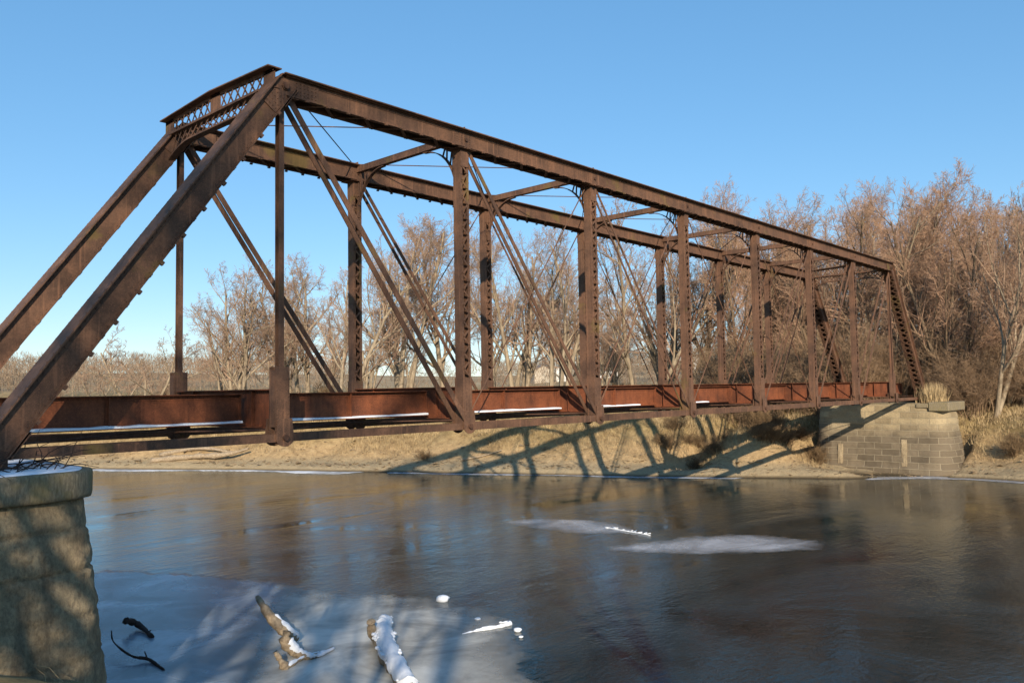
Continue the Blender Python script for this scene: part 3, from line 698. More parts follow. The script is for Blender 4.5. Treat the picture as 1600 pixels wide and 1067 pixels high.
# far pier
fp = empty('bridge_pier', (0, 0, 0)); tag(fp, 'coursed ashlar block pier under the far right end of the bridge', 'pier')
FX = 55.55
pl, ts = resample(outline(FX, 1.93, -2.28, W+1.25, 1.3, flat=0.72), 0.10)
def far_disp(x, y, z, s):
    k = int(math.floor((z+8)/0.415)); c = ((z+8)/0.415) % 1.0
    g = min(c, 1-c)*0.415; r = mnoise.noise(Vector((x*1.1, y*1.1, z*1.6)))*0.05+mnoise.noise(Vector((x*4, y*4, z*4)))*0.025
    return r-0.03*max(0, 1-g/0.06)
zs = np.round(np.arange(-6.0, -0.37, 0.0692), 3)
def boff(z): return -0.07-(z+0.8)*0.115+(0.10 if z < -4.5 else 0.0)
shell('shaft', pl, ts, zs, [boff(z) for z in zs], (FX, W/2), M_ASH, fp, far_disp, uv=True)
# remaining cap stones
for (y1, y2, x1, x2, zt, zb) in ((-2.42, -1.20, 53.56, 57.5, -0.22, -0.80), (-1.18, -0.42, 53.60, 57.45, -0.31, -0.60), (W-0.6, W+1.2, 53.7, 57.3, -0.29, -0.44)):
    b = MB(); b.box((x1, y1, zb), (x2, y2, zt))
    o = b.build('cap_stone', M_CAP, fp); bv = o.modifiers.new('bevel', 'BEVEL'); bv.width = 0.05; bv.segments = 2
for yy, hh in ((0.35, 1.75), (4.55, 1.35)):                 # paler stones let into the river face
    b = MB(); z0_, z1_ = -4.45, -4.45+hh
    b.bar((FX-1.93-boff(z0_)+0.09, yy, z0_), (FX-1.93-boff(z1_)+0.09, yy, z1_), (0, 0.17, 0), (0.13, 0, 0)); b.build('repair_stone', M_STONE, fp)
b = MB(); b.box((53.75, -0.4, -0.42), (57.35, W-0.65, -0.286)); b.build('bridge_seat', M_CAP, fp)

# ---------------------------------------------------------------- trees
def rot_to(d, ang, rg):
    a = np.cross(d, rg.normal(size=3)); a /= np.linalg.norm(a)+1e-9
    return d*math.cos(ang)+a*math.sin(ang)
def grow(rg, p, d, L, r, lvl, P, out):
    n = P['seg'][lvl]; pts = [p]; dirs = [d]; st = L/n
    for k in range(n):
        d = d+rg.normal(size=3)*P['wob'][lvl]+np.array([0, 0, P['trop'][lvl]]); d = d/np.linalg.norm(d)
        p = p+d*st; pts.append(p); dirs.append(d)
    end = 0.30 if lvl < len(P['seg'])-1 else 0.5
    rad = [r*(1-(1-end)*k/n) for k in range(n+1)]
    out[lvl].append((np.array(pts), np.array(rad)))
    if lvl+1 >= len(P['seg']): return
    nc = P['num'][lvl]; t0 = P['start'][lvl]; nc = max(1, int(round(nc*rg.uniform(0.75, 1.25))))
    for c in range(nc):
        t = t0+(1-t0)*(c+rg.random()*0.9)/nc; t = min(t, 0.99); k = int(t*n); f = t*n-k
        q = pts[k]*(1-f)+pts[k+1]*f; rr = rad[k]*(1-f)+rad[k+1]*f
        ang = math.radians(P['ang'][lvl]*rg.uniform(0.65, 1.3)); l = L*P['rat'][lvl]*rg.uniform(0.7, 1.2)*(1.15-0.65*t)
        grow(rg, q, rot_to(dirs[k], ang, rg), l, max(min(rr*0.72, rr*P['rr'][lvl]), P['rmin']), lvl+1, P, out)
def tubes(lst, k):
    """many polylines -> vertices and quads"""
    Vs, Fs = [], []; off = 0; by = {}
    for pts, rad in lst: by.setdefault(len(pts), []).append((pts, rad))
    for n, g in by.items():
        A = np.array([q[0] for q in g]); R = np.array([q[1] for q in g]); T = np.empty_like(A)
        T[:, 1:-1] = A[:, 2:]-A[:, :-2]; T[:, 0] = A[:, 1]-A[:, 0]; T[:, -1] = A[:, -1]-A[:, -2]
        T /= np.linalg.norm(T, axis=2, keepdims=True)+1e-9
        ref = np.where(np.abs(T[:, :1, 2:3]) < 0.9, np.array([0, 0, 1.]), np.array([1., 0, 0]))
        a = np.cross(T, np.broadcast_to(ref, T.shape)); a /= np.linalg.norm(a, axis=2, keepdims=True)+1e-9; b = np.cross(T, a)
        an = 2*PI*np.arange(k)/k
        V = A[:, :, None, :]+(a[:, :, None, :]*np.cos(an)[None, None, :, None]+b[:, :, None, :]*np.sin(an)[None, None, :, None])*R[:, :, None, None]
        m_ = len(g); base = off+(np.arange(m_)[:, None, None]*n+np.arange(n-1)[None, :, None])*k; j = np.arange(k)[None, None, :]; j2 = (j+1) % k
        F_ = np.stack([base+j, base+j2, base+k+j2, base+k+j], -1).reshape(-1, 4)
        Vs.append(V.reshape(-1, 3)); Fs.append(F_); off += m_*n*k
    return np.vstack(Vs), [np.vstack(Fs)]

def make_tree(seed, height, stems, lean, spread, P, hi_levels=2):
    rg = np.random.default_rng(seed); out = [[] for _ in P['seg']]
    for s in range(stems):
        az = 2*PI*(s+rg.random()*0.7)/max(1, stems); sp = spread*(0.5+0.8*rg.random()) if stems > 1 else lean
        d = np.array([math.cos(az)*sp, math.sin(az)*sp, 1.0]); d /= np.linalg.norm(d)
        grow(rg, np.array([math.cos(az)*0.25*(stems > 1), math.sin(az)*0.25*(stems > 1), -0.6]), d, height*rg.uniform(0.75, 1.0)*0.78, P['r0']*(0.75 if stems > 1 else 1)*rg.uniform(0.8, 1.1), 0, P, out)
    tr = sum(out[:hi_levels], []); cr = sum(out[hi_levels:], [])
    V1, F1 = tubes(out[0], 7); 
    V2, F2 = tubes(sum(out[1:hi_levels], []), 5)
    trunk = mesh_np('trunk', np.vstack([V1, V2]), [F1[0], F2[0]+len(V1)], True)
    V3, F3 = tubes(cr, 3); k_ = height/np.percentile(V3[:, 2], 99.7); V3 = V3*k_; trunk.vertices.foreach_set('co', (np.vstack([V1, V2])*k_).astype(np.float32).ravel()); trunk.update(); crown = mesh_np('crown', V3, F3, False)
    return trunk, crown
PA = dict(seg=[8, 6, 5, 4, 3], wob=[.07, .10, .13, .15, .16], trop=[.03, .06, .05, .03, .02], num=[9, 7, 5, 5], start=[.22, .2, .12, .12],
          ang=[38, 44, 48, 46], rat=[.52, .55, .58, .62], rr=[.62, .6, .55, .6], rmin=0.0105, r0=0.27)
PB = dict(PA, num=[11, 7, 5, 5], start=[.25, .15, .12, .12], ang=[34, 40, 46, 44], rat=[.44, .52, .56, .62], trop=[.02, .08, .06, .04, .02], r0=0.29)
PC = dict(PA, num=[8, 6, 5, 4], start=[.30, .2, .2, .2], ang=[50, 48, 48, 44], rat=[.6, .55, .58, .6], trop=[.01, .03, .03, .02, .02], rmin=0.012, r0=0.2)
PR = dict(PA, rmin=0.0115, num=[12, 8, 6, 5], start=[.18, .12, .12, .12], ang=[34, 40, 46, 44], rat=[.46, .54, .58, .64], trop=[.03, .09, .07, .05, .03], r0=0.28)
protos = {}
def proto(key, seed, height, stems, lean, spread, P, mats):
    tr, cr = make_tree(seed, height, stems, lean, spread, P); tr.materials.append(mats[0]); cr.materials.append(mats[1]); protos[key] = (tr, cr, height)
proto('vase', 3, 15, 4, 0, 0.30, dict(PA, num=[9, 7, 5, 5]), (M_BARK, M_TWIG))
proto('fork', 8, 15, 3, 0, 0.26, dict(PB, num=[11, 7, 5, 5]), (M_BARK, M_TWIG))
proto('single', 12, 15, 1, 0.08, 0, dict(PA, num=[17, 10, 7, 5]), (M_BARK, M_TWIG))
proto('tall', 21, 20, 2, 0, 0.16, PR, (M_BARK, M_TWIG2))
proto('tall_b', 34, 20, 3, 0, 0.22, dict(PR, num=[11, 8, 6, 5]), (M_BARK2, M_TWIG2))
proto('small', 41, 9, 2, 0, 0.35, PC, (M_BARK, M_TWIG))
proto('leaning', 52, 16, 2, 0, 0.55, dict(PB, num=[13, 7, 5, 5]), (M_BARK, M_TWIG))
proto('high', 63, 26, 1, 0.04, 0, dict(PA, num=[13, 7, 5, 4], start=[.52, .2, .15, .15], rat=[.36, .55, .58, .6], rmin=0.016, r0=0.34), (M_BARK2, M_TWIG))
PN = dict(seg=[9, 6, 5, 4], wob=[.08, .14, .16, .16], trop=[.03, .05, .04, .02], num=[7, 4, 4], start=[.35, .25, .2], ang=[42, 45, 45], rat=[.5, .55, .55], rr=[.65, .6, .6], rmin=0.02, r0=0.30)
proto('sparse', 61, 18, 1, 0.05, 0, PN, (M_BARK2, M_TWIG))
proto('sparse_fork', 66, 18, 2, 0, 0.2, PN, (M_BARK2, M_TWIG))
# bushy undergrowth
PS = dict(seg=[4, 3, 3], wob=[.16, .18, .18], trop=[.03, .03, .03], num=[9, 6], start=[.15, .2], ang=[38, 38], rat=[.5, .5], rr=[.6, .7], rmin=0.012, r0=0.03)
def make_shrub(seed, h, stems, spread):
    rg = np.random.default_rng(seed); out = [[] for _ in PS['seg']]
    for s in range(stems):
        az = rg.random()*2*PI; sp = spread*rg.random(); d = np.array([math.cos(az)*sp, math.sin(az)*sp, 1]); d /= np.linalg.norm(d)
        r_ = rg.random()*0.5; grow(rg, np.array([math.cos(az)*r_, math.sin(az)*r_, -0.15]), d, h*rg.uniform(0.5, 1.0), PS['r0'], 0, PS, out)
    V, Fc = tubes(sum(out, []), 3); return mesh_np('shrub', V, Fc)
PT = dict(seg=[5, 4, 3, 3], wob=[.14, .16, .18, .2], trop=[.02, .02, .01, .0], num=[8, 6, 4], start=[.2, .15, .15], ang=[42, 50, 50], rat=[.5, .55, .6], rr=[.6, .6, .65], rmin=0.0095, r0=0.04)
def make_thicket(seed):
    rg = np.random.default_rng(seed); out = [[] for _ in PT['seg']]
    for s in range(22):
        az = rg.random()*2*PI; sp = 0.55*rg.random(); d = np.array([math.cos(az)*sp, math.sin(az)*sp, 1]); d /= np.linalg.norm(d)
        r_ = rg.random()*1.6; grow(rg, np.array([math.cos(az)*r_, math.sin(az)*r_, -0.15]), d, 6*rg.uniform(0.4, 1.0), PT['r0'], 0, PT, out)
    V, Fc = tubes(sum(out, []), 3); me = mesh_np('thicket', V, Fc); me.materials.append(M_BRUSH2); return me
M_BRUSH2 = mat_twig('thicket_twig', (0.15, 0.095, 0.055), (0.36, 0.235, 0.135))
thickets = [make_thicket(170+i) for i in range(2)]
shrubs = [make_shrub(70+i, 2.6, 26, 0.9) for i in range(3)]
for s in shrubs: s.materials.append(M_BRUSH)

def tree(name, key, x, y, height, rz, label, group=None, cat='tree', sx=1.0, tilt=0.0):
    tr, cr, h0 = protos[key]; e = empty(name, (x, y, gz(x, y)-0.1)); s = height/h0
    e.scale = (s*sx, s*sx, s); e.rotation_euler = (tilt, 0, rz)
    for nm, me in (('trunk', tr), ('crown', cr)):
        o = bpy.data.objects.new(nm, me); COL.objects.link(o); o.parent = e
    tag(e, label, cat, group); return e
def tree_px(name, key, px, top, dist, rz, label, group=None, sx=1.0, tilt=0.0):
    x, y = far(px, dist); d = ray(px, top); d = d/math.hypot(d[0], d[1]); zt = CAM[2]+d[2]*dist
    return tree(name, key, x, y, zt-gz(x, y), rz, label, group, 'tree', sx, tilt)

ROW = [
 ('small', 222, 505, 88, 0.3, 'small bare spreading tree standing alone left of the thin far hanger', 1.0),
 ('vase', 372, 408, 78, 1.0, 'bare many-stemmed tree behind the gap between the two left hangers', 1.0),
 ('fork', 470, 380, 84, 2.2, 'bare dark-stemmed tree just right of the lit left hanger', 1.0),
 ('leaning', 530, 365, 76, 4.0, 'bare wide-leaning tree behind the second far post', 0.8),
 ('fork', 625, 318, 82, 0.4, 'pale fork-trunked bare tree between the second pair of posts', 0.95),
 ('single', 700, 330, 90, 1.2, 'straight bare tree behind the second near post', 1.0),
 ('vase', 812, 338, 80, 2.9, 'pale many-stemmed bare tree right of the third far post', 0.95),
 ('fork', 872, 350, 74, 5.1, 'thick-trunked bare tree left of the third near post', 0.85),
 ('leaning', 1000, 325, 82, 2.0, 'bare tree with limbs leaning right between third and fourth near posts', 0.8),
 ('single', 1100, 318, 88, 3.3, 'slim bare tree seen behind the crossing rods at mid bridge', 0.9),
 ('tall_b', 1160, 300, 80, 0.9, 'bare tree rising over the top chord beside the fifth near post', 0.75),
 ('vase', 1045, 350, 96, 4.4, 'smaller bare tree farther back behind the fourth near post', 0.9),
 ('single', 775, 352, 100, 0.2, 'thin bare tree farther back behind the third far post', 0.9),
 ('single', 440, 420, 100, 5.6, 'thin bare tree farther back behind the left diagonals', 0.9),
]
for key, px, topy, dist, rz, lab, sx in ROW: tree_px('bare_tree', key, px, topy, dist, rz, lab, sx=sx)
# the dense wood right of and behind the far end
RIGHT = [('tall', 1215, 300, 84, 0.2, 'grey-brown bare tree rising above the chord near the sixth near post', .8), ('tall_b', 1300, 290, 78, 1.8, 'orange-brown bare tree behind the far end of the top chord', .8),
 ('tall', 1405, 252, 76, 3.1, 'tallest bare tree, rising just right of the far end post', .85), ('tall_b', 1490, 252, 72, 4.0, 'tall bare tree with bundled upright limbs right of the far pier', .8),
 ('leaning', 1545, 268, 68, 2.6, 'tall bare tree slanting right near the right edge', .6), ('tall', 1600, 268, 74, 5.2, 'bare tree cut by the right edge of the picture', .85),
 ('single', 1468, 330, 76, 0.7, 'yellowish young bare tree rising beside the far pier', .6), ('small', 1562, 440, 72, 0.0, 'small pale crooked tree at the wood edge right of the pier', .7)]
for key, px, topy, dist, rz, lab, sx in RIGHT: tree_px('bare_tree', key, px, topy+14, dist, rz, lab, sx=sx)
rr = random.Random(77)
kk = ['tall', 'tall_b', 'single', 'fork', 'vase']
for k in range(24):
    px = 1190+rr.random()*560; d = rr.uniform(80, 135); topy = 300+rr.uniform(-20, 70)+(40 if px < 1260 else 0)
    tree_px('bare_tree', kk[k % 5], px, topy, d, rr.random()*6.3, 'bare brown tree deep in the dense wood at the right', 'trees packed in the wood at the right', rr.uniform(.7, 1.0))
for k in range(12):
    px = 300+rr.random()*850; d = rr.uniform(105, 150); topy = rr.uniform(440, 500)
    tree_px('bare_tree', kk[2+k % 3], px, topy, d, rr.random()*6.3, 'small bare tree far behind the row along the bank', 'distant trees behind the bank row', 1.0)
for k in range(4):
    px = -60+rr.random()*330; d = rr.uniform(120, 180); topy = rr.uniform(570, 592)
    tree_px('bare_tree', ('small', 'vase')[k % 2], px, topy, d, rr.random()*6.3, 'low bare scrub tree below the wooded hill at the left', 'scrub trees at the left', 1.2)

def shrub(x, y, s, label, group, k, dz=0.0):
    o = bpy.data.objects.new('shrub', thickets[k % 2] if dz else shrubs[k % 3]); COL.objects.link(o); o.location = (x, y, gz(x, y)); o.rotation_euler = (0, 0, rr.random()*6.3); o.scale = (s, s, s*rr.uniform(.8, 1.2))
    return tag(o, label, 'shrub', group)
for k in range(150):                       # undergrowth of the wood
    px = 1130+rr.random()*560; d = rr.uniform(67, 92) if k < 100 else rr.uniform(90, 125)
    x, y = far(px, d); shrub(x, y, rr.uniform(0.6, 1.15), 'bare brown thicket shrub in the undergrowth of the right-hand wood', 'undergrowth shrubs in the wood', k, 1)
for k in range(70):                        # brush along the far bank behind the girders
    px = 120+rr.random()*1040; d = rr.uniform(66, 105); x, y = far(px, d)
    if x < shore_far(y)+7: continue
    shrub(x, y, rr.uniform(0.5, 1.1), 'low bare brush behind the bridge girders on the far bank', 'brush behind the far bank', k)
for k in range(26):                        # brush hanging on the bank near the pier
    y = rr.uniform(5.8, 16); x = shore_far(np.array([y]))[0]+rr.uniform(3.5, 8)
    shrub(x, y, rr.uniform(0.35, 0.65), 'small bare brush on the far bank beneath the right part of the bridge', 'brush on the bank under the bridge', k)
x, y = far(610, 52); 
shrub(float(shore_far(np.array([30.]))[0])+2.2, 30.0, 0.42, 'small reddish dead bush on the sandy bank below the second near post', None, 1)
for k in range(10):
    y = rr.uniform(-16, -4.5); x = shore_far(np.array([y]))[0]+rr.uniform(2.5, 6)
    shrub(x, y, rr.uniform(0.4, 0.7), 'small tan brush on the grassy bank right of the far pier', 'brush right of the far pier', k)

for x, y, s_ in ((-6.6, -6.4, 0.5), (-5.6, -5.2, 0.36)): shrub(x, y, s_, 'unseen bare thicket added on the near bank to shade the foot of the left pier', 'added thickets on the near bank', int(x), 1)  # unseen thickets, added to cast shade on the lower pier
# far woods on the hills: one mass
rg = np.random.default_rng(9)
def far_wood():
    base = []
    for s in range(4):
        r_ = np.random.default_rng(100+s); tri = []
        for k in range(70):
            h = r_.uniform(0.15, 1.0); a = r_.random()*6.283; rad = 0.32*math.sin(min(1, h*1.15)*PI*0.86)*r_.uniform(.3, 1); p = np.array([math.cos(a)*rad, math.sin(a)*rad, h*0.86])
            d = np.array([math.cos(a)*0.4, math.sin(a)*0.4, 0.8])+r_.normal(size=3)*0.3; d *= r_.uniform(0.09, 0.2); n_ = np.cross(d, r_.normal(size=3)); n_ = n_/np.linalg.norm(n_)*r_.uniform(0.005, 0.011)
            tri += [p-n_, p+n_, p+d]
        tri += [np.array([-0.012, 0, -0.1]), np.array([0.012, 0, -0.1]), np.array([0, 0, 0.6])]; base.append(np.array(tri))
    out = []
    for k in range(2600):
        px = rg.uniform(-150, 1750); d = rg.uniform(190, 470)
        if 560 < px < 760 and d > 215 and rg.random() < 0.93: continue
        if 1060 < px < 1300 and d > 230 and rg.random() < 0.9: continue
        x, y = far(px, d); h = rg.uniform(5.5, 9.0); b = base[k % 4]; a = rg.random()*6.28; c, s = math.cos(a), math.sin(a)
        q = np.stack([b[:, 0]*c-b[:, 1]*s, b[:, 0]*s+b[:, 1]*c, b[:, 2]], 1)*h; out.append(q+np.array([x, y, gz(x, y)]))
    V = np.vstack(out); return mesh_np('far_woods', V, [np.arange(len(V)).reshape(-1, 3)])
tag(link('far_woods', far_wood(), M_WOODS), 'grey-brown leafless woods covering the distant low hills', 'woods', kind='stuff')

# dry grass on the far bank: one mass
def grass_mesh(px, py, hts, wd, seed):
    r_ = np.random.default_rng(seed); n = len(px); z = ground(px, py); a = r_.random(n)*6.283; lean = r_.normal(size=(n, 2))*0.35*hts[:, None]
    b = np.stack([px, py, z-0.02], 1); w_ = np.stack([np.cos(a)*wd, np.sin(a)*wd, np.zeros(n)], 1); tp = b+np.stack([lean[:, 0], lean[:, 1], hts], 1)
    V = np.stack([b-w_, b+w_, tp], 1).reshape(-1, 3); return mesh_np('grass', V, [np.arange(3*n).reshape(-1, 3)])
n = 110000; gy_ = rg.uniform(-34, 62, n); off_ = rg.gamma(3.0, 2.7, n)+1.8; gx_ = shore_far(gy_)+off_
keep = (fbm(gx_/2.5, gy_/2.5, 3, 31)+0.12*sstep(3, 8, off_) > 0.43) & ~((gx_ > 53) & (gx_ < 58.2) & (gy_ > -2.9) & (gy_ < 7))
gx_, gy_ = gx_[keep], gy_[keep]; ht = rg.uniform(0.12, 0.5, len(gx_))*(0.6+0.9*vnoise(gx_/4, gy_/4, 8))
tag(link('dry_grass', grass_mesh(gx_, gy_, ht, 0.016, 4), M_GRASS), 'tan winter grass covering the slope of the far river bank', 'grass', kind='stuff')
# clump on the far pier
n = 900; cx = rg.uniform(54.6, 57.0, n); cy = rg.normal(-0.9, 0.28, n); ca = rg.random(n)*6.283; cl_ = mesh_np('dry_grass_clump', np.stack([np.stack([cx-.022*np.cos(ca), cy-.022*np.sin(ca), np.full(n, -.3)], 1), np.stack([cx+.022*np.cos(ca), cy+.022*np.sin(ca), np.full(n, -.3)], 1), np.stack([cx+rg.normal(0, .2, n), cy+rg.normal(0, .2, n), -.3+rg.uniform(.5, 1.5, n)], 1)], 1).reshape(-1, 3), [np.arange(3*n).reshape(-1, 3)])
tag(link('dry_grass_clump', cl_, M_GRASS), 'tall straw-coloured grass clump growing on top of the far pier', 'grass clump')

# ---------------------------------------------------------------- houses and poles beyond
M_WALL = mat_plain('white_siding', (0.78, 0.76, 0.70)); M_WALL2 = mat_plain('pale_tan_siding', (0.55, 0.47, 0.36)); M_ROOF = mat_plain('grey_roof', (0.16, 0.15, 0.15)); M_GLASS = mat_plain('dark_pane', (0.03, 0.035, 0.04), 0.2)
def house(px, dist, wd, dp, ht, rz, label, wall):
    x, y = far(px, dist); e = empty('house', (x, y, gz(x, y))); e.rotation_euler = (0, 0, rz); tag(e, label, 'house', 'houses beyond the far bank')
    b = MB(); a, c = wd/2, dp/2; rh = dp*0.3
    b.add([(-a, -c, -1), (a, -c, -1), (a, c, -1), (-a, c, -1), (-a, -c, ht), (a, -c, ht), (a, c, ht), (-a, c, ht), (-a, 0, ht+rh), (a, 0, ht+rh)],
          [(0, 1, 5, 4), (1, 2, 6, 9, 5), (2, 3, 7, 6), (3, 0, 4, 8, 7)]); b.build('wall', wall, e)
    r_ = MB()
    for s in (-1, 1): r_.bar((-a-0.4, s*(c/2+0.15), ht+rh/2-0.05), (a+0.4, s*(c/2+0.15), ht+rh/2-0.05), (0, (c/2+0.2), -s*s*0+(-s)*(-1)*-(rh/2+0.05)), (0, 0, 0.08))
    r_.build('roof', M_ROOF, e)
    for k in (-0.28, 0.05, 0.3):
        f = MB(); f.box((k*wd-0.5, -c-0.05, ht*0.35), (k*wd+0.5, -c-0.01, ht*0.78)); f.build('window', M_GLASS, e)
house(882, 260, 3.4, 4, 4.2, 0.3, 'small white house left of the third near post', M_WALL)
house(846, 260, 9, 6, 4, 0.9, 'long pale tan building behind the third diagonals', M_WALL2)
house(950, 270, 6, 6, 3.4, 0.7, 'white house half hidden behind brush right of the third near post', M_WALL)
house(1088, 260, 6, 6, 3.8, 0.6, 'white house seen right of the fourth near post', M_WALL)
def pole(px, dist, ht, label):
    x, y = far(px, dist); e = empty('utility_pole', (x, y, gz(x, y))); tag(e, label, 'utility pole', 'utility poles beyond the far bank')
    b = MB(); b.tube([(0, 0, -0.5), (0, 0, ht)], [0.17, 0.11], 8); b.build('shaft', M_BARK, e)
    b = MB(); b.bar((-1.1, 0.12, ht-0.7), (1.1, 0.12, ht-0.7), (0, 0.06, 0), (0, 0, 0.07)); b.build('crossarm', M_BARK, e)
pole(580, 130, 5.2, 'pale wooden utility pole between the left hanger and second near post'); pole(227, 120, 4.2, 'pale wooden utility pole beside the lone small tree at left')

# ---------------------------------------------------------------- ice
def poly_ice(name, pxs, mat, z, label, cat, th=0.010, step=0.25, fade=1.2, kind=None, world=False):
    P = np.array(pxs, float) if world else np.array([at(a, b, WZ)[:2] for a, b in pxs])
    # smooth closed outline
    for _ in range(3):
        Q = np.empty((len(P)*2, 2)); nxt = np.roll(P, -1, 0); Q[0::2] = P*.75+nxt*.25; Q[1::2] = P*.25+nxt*.75; P = Q
    nxt = np.roll(P, -1, 0)
    lo, hi = P.min(0), P.max(0); xs = np.arange(lo[0], hi[0]+step, step); ys = np.arange(lo[1], hi[1]+step, step); gx_, gy_ = np.meshgrid(xs, ys)
    pts = np.stack([gx_.ravel(), gy_.ravel()], 1)
    dist = np.full(len(pts), 1e9); ins = np.zeros(len(pts), bool)
    for a, b in zip(P, nxt):
        ab = b-a; t = np.clip(((pts-a)@ab)/(ab@ab+1e-9), 0, 1); dist = np.minimum(dist, np.hypot(*(pts-a-t[:, None]*ab).T))
        c = ((a[1] > pts[:, 1]) != (b[1] > pts[:, 1])); xi = a[0]+(pts[:, 1]-a[1])*ab[0]/(ab[1] if abs(ab[1]) > 1e-9 else 1e-9); ins ^= c & (pts[:, 0] < xi)
    sd = np.where(ins, dist, -dist)+(fbm(pts[:, 0]*1.1, pts[:, 1]*1.1, 4, 61)-0.47)*min(0.8, fade)
    S = sd.reshape(gx_.shape); n_x = len(xs); ii = (np.arange(len(ys)-1)[:, None]*n_x+np.arange(n_x-1)[None, :]).ravel()
    q = np.stack([ii, ii+1, ii+n_x+1, ii+n_x], 1); ok = (sd[q] > -0.02).all(1); q = q[ok]
    used, inv = np.unique(q, return_inverse=True); q = inv.reshape(-1, 4); V = np.column_stack([pts[used], np.full(len(used), z)]); s_ = sd[used]
    n_ = len(V); Vb = V.copy(); Vb[:, 2] = z-th
    e = {}
    for f in q:
        for a, b in zip(f, np.roll(f, -1)): e[(int(a), int(b))] = 1
    side = [(a, b) for (a, b) in e if (b, a) not in e]; sd_f = np.array([[b, a, a+n_, b+n_] for a, b in side])
    me = mesh_np(name, np.vstack([V, Vb]), [q, q[:, ::-1]+n_, sd_f]); at_ = me.attributes.new('fade', 'FLOAT', 'POINT')
    fv = np.clip(s_/fade, 0, 1); at_.data.foreach_set('value', np.concatenate([fv, fv]).astype(np.float32))
    o = link(name, me, mat); return tag(o, label, cat, None, kind)
M_ICE = mat_ice('grey_river_ice', (0.60, 0.58, 0.52), 0.05, 0.86, 0.3)
M_ICE2 = mat_ice('thin_ice_painted_shade', (0.27, 0.32, 0.38), 0.05, 0.75, 0.2)  # same ice as the grey sheet, its bluish shade painted into the colour
M_ICE3 = mat_ice('translucent_pan_ice', (0.66, 0.67, 0.70), 0.0, 0.58, 0.2)
M_ICEW = mat_ice('white_shore_ice', (0.70, 0.71, 0.72), 0.7, 1.0, 0.5)
ICZ = WZ+0.014
poly_ice('ice_sheet', [(300, 1100), (345, 1030), (362, 975), (425, 908), (490, 918), (560, 925), (700, 930), (785, 955), (815, 985), (830, 1025), (870, 1110), (600, 1180), (400, 1180)], M_ICE, ICZ, 'large grey ice sheet in the foreground holding the snowy driftwood', 'ice sheet', fade=2.1)
poly_ice('ice_sheet', [(60, 1130), (120, 900), (165, 888), (300, 893), (440, 905), (480, 940), (430, 1010), (400, 1150), (200, 1180)], M_ICE2, WZ+0.012, 'thin ice shelf with painted blue shade between the left pier and the big ice sheet', 'ice sheet', fade=0.9)
poly_ice('ice_sheet', [(765, 814), (850, 808), (960, 814), (1015, 830), (940, 838), (830, 828)], M_ICE3, ICZ, 'pale translucent ice pan in mid river, left and farther of the pair', 'ice sheet', fade=1.5, step=0.2)
poly_ice('ice_sheet', [(920, 857), (1010, 843), (1150, 832), (1290, 842), (1305, 858), (1180, 868), (1020, 867)], M_ICE3, ICZ, 'long pale translucent ice pan in mid river, right and nearer of the pair', 'ice sheet', fade=1.5, step=0.2)
def shore_ice(y0_, y1_, wid, mat, label, seed):
    ys = np.linspace(y0_, y1_, 40); xo = shore_far(ys)+0.9; wv = wid*(0.55+0.8*vnoise(ys/5, ys*0, seed)); xi = xo-0.9-wv
    poly_ice('shore_ice', list(zip(xo, ys))+list(zip(xi[::-1], ys[::-1])), mat, WZ+0.02, label, 'shore ice', fade=0.4, step=0.25, world=True)
shore_ice(33, 62, 1.7, M_ICEW, 'white snowy ice rim along the far shore left of mid river', 3)
shore_ice(8, 31, 1.1, M_ICE3, 'thin grey ice rim along the far shore below the bridge shadow', 5)
shore_ice(-14, 1.5, 1.2, M_ICE3, 'grey ice rim along the water at the foot of the far pier', 8)

# ---------------------------------------------------------------- driftwood on the ice
def limb(mb, pts, rad, k=9, seed=0, rough=0.16, sub=6):
    """irregular branch through points, resampled"""
    r_ = np.random.default_rng(seed); P = [np.asarray(p, float) for p in pts]; out = []; rads = []
    for i in range(len(P)-1):
        p0, p1, p2, p3 = P[max(i-1, 0)], P[i], P[i+1], P[min(i+2, len(P)-1)]
        for s in range(sub):
            t = s/sub; out.append(0.5*((2*p1)+(-p0+p2)*t+(2*p0-5*p1+4*p2-p3)*t*t+(-p0+3*p1-3*p2+p3)*t**3)); rads.append(rad[i]*(1-t)+rad[i+1]*t)
    out.append(P[-1]); rads.append(rad[-1]); rads = [q*(1+r_.normal()*rough) for q in rads]
    o = len(mb.v); mb.tube(out, rads, k)
    for i in range(o, len(mb.v)):
        v = mb.v[i]; mb.v[i] = tuple(np.array(v)+r_.normal(size=3)*rads[0]*0.07)
    return out, rads
def snow_on(path, rads, parent, seed, w=0.75, up_=0.55):
    """ridge of snow lying along the top of a branch"""
    r_ = np.random.default_rng(seed); b = MB(); pts = []; rr_ = []
    for p, q in zip(path, rads): pts.append(np.array(p)+np.array([0, 0, q*up_])+r_.normal(size=3)*q*0.06); rr_.append(q*w*(1+r_.normal()*0.15))
    rr_[0] *= 0.3; rr_[-1] *= 0.3; b.tube(pts, rr_, 8); return b.build('snow_cap', M_SNOW, parent, True)
Z0 = WZ+0.014
def AP(px, py, dz=0.0): p = at(px, py, Z0); return np.array([p[0], p[1], Z0+dz])
def lifted(px, py, h):
    """point that appears at px,py but stands h above the ice"""
    return at(px, py, Z0+h)
d1 = empty('driftwood_branch', (0, 0, 0)); tag(d1, 'bent bare tan branch with snow on its side sticking up from ice', 'driftwood')
b = MB(); pa, ra = limb(b, [lifted(402, 932, 1.1), lifted(422, 962, 0.75), lifted(446, 985, 0.42), AP(462, 1003, 0.10)], [0.05, 0.12, 0.15, 0.10], seed=1); b.build('branch', M_DRIFT, d1, True)
snow_on([p+rt*0.06 for p in pa[6:]], ra[6:], d1, 5, 0.75, 0.35)
d2 = empty('driftwood_branch', (0, 0, 0)); tag(d2, 'short thick dark-topped stub curving down into a snow-covered root on ice', 'driftwood')
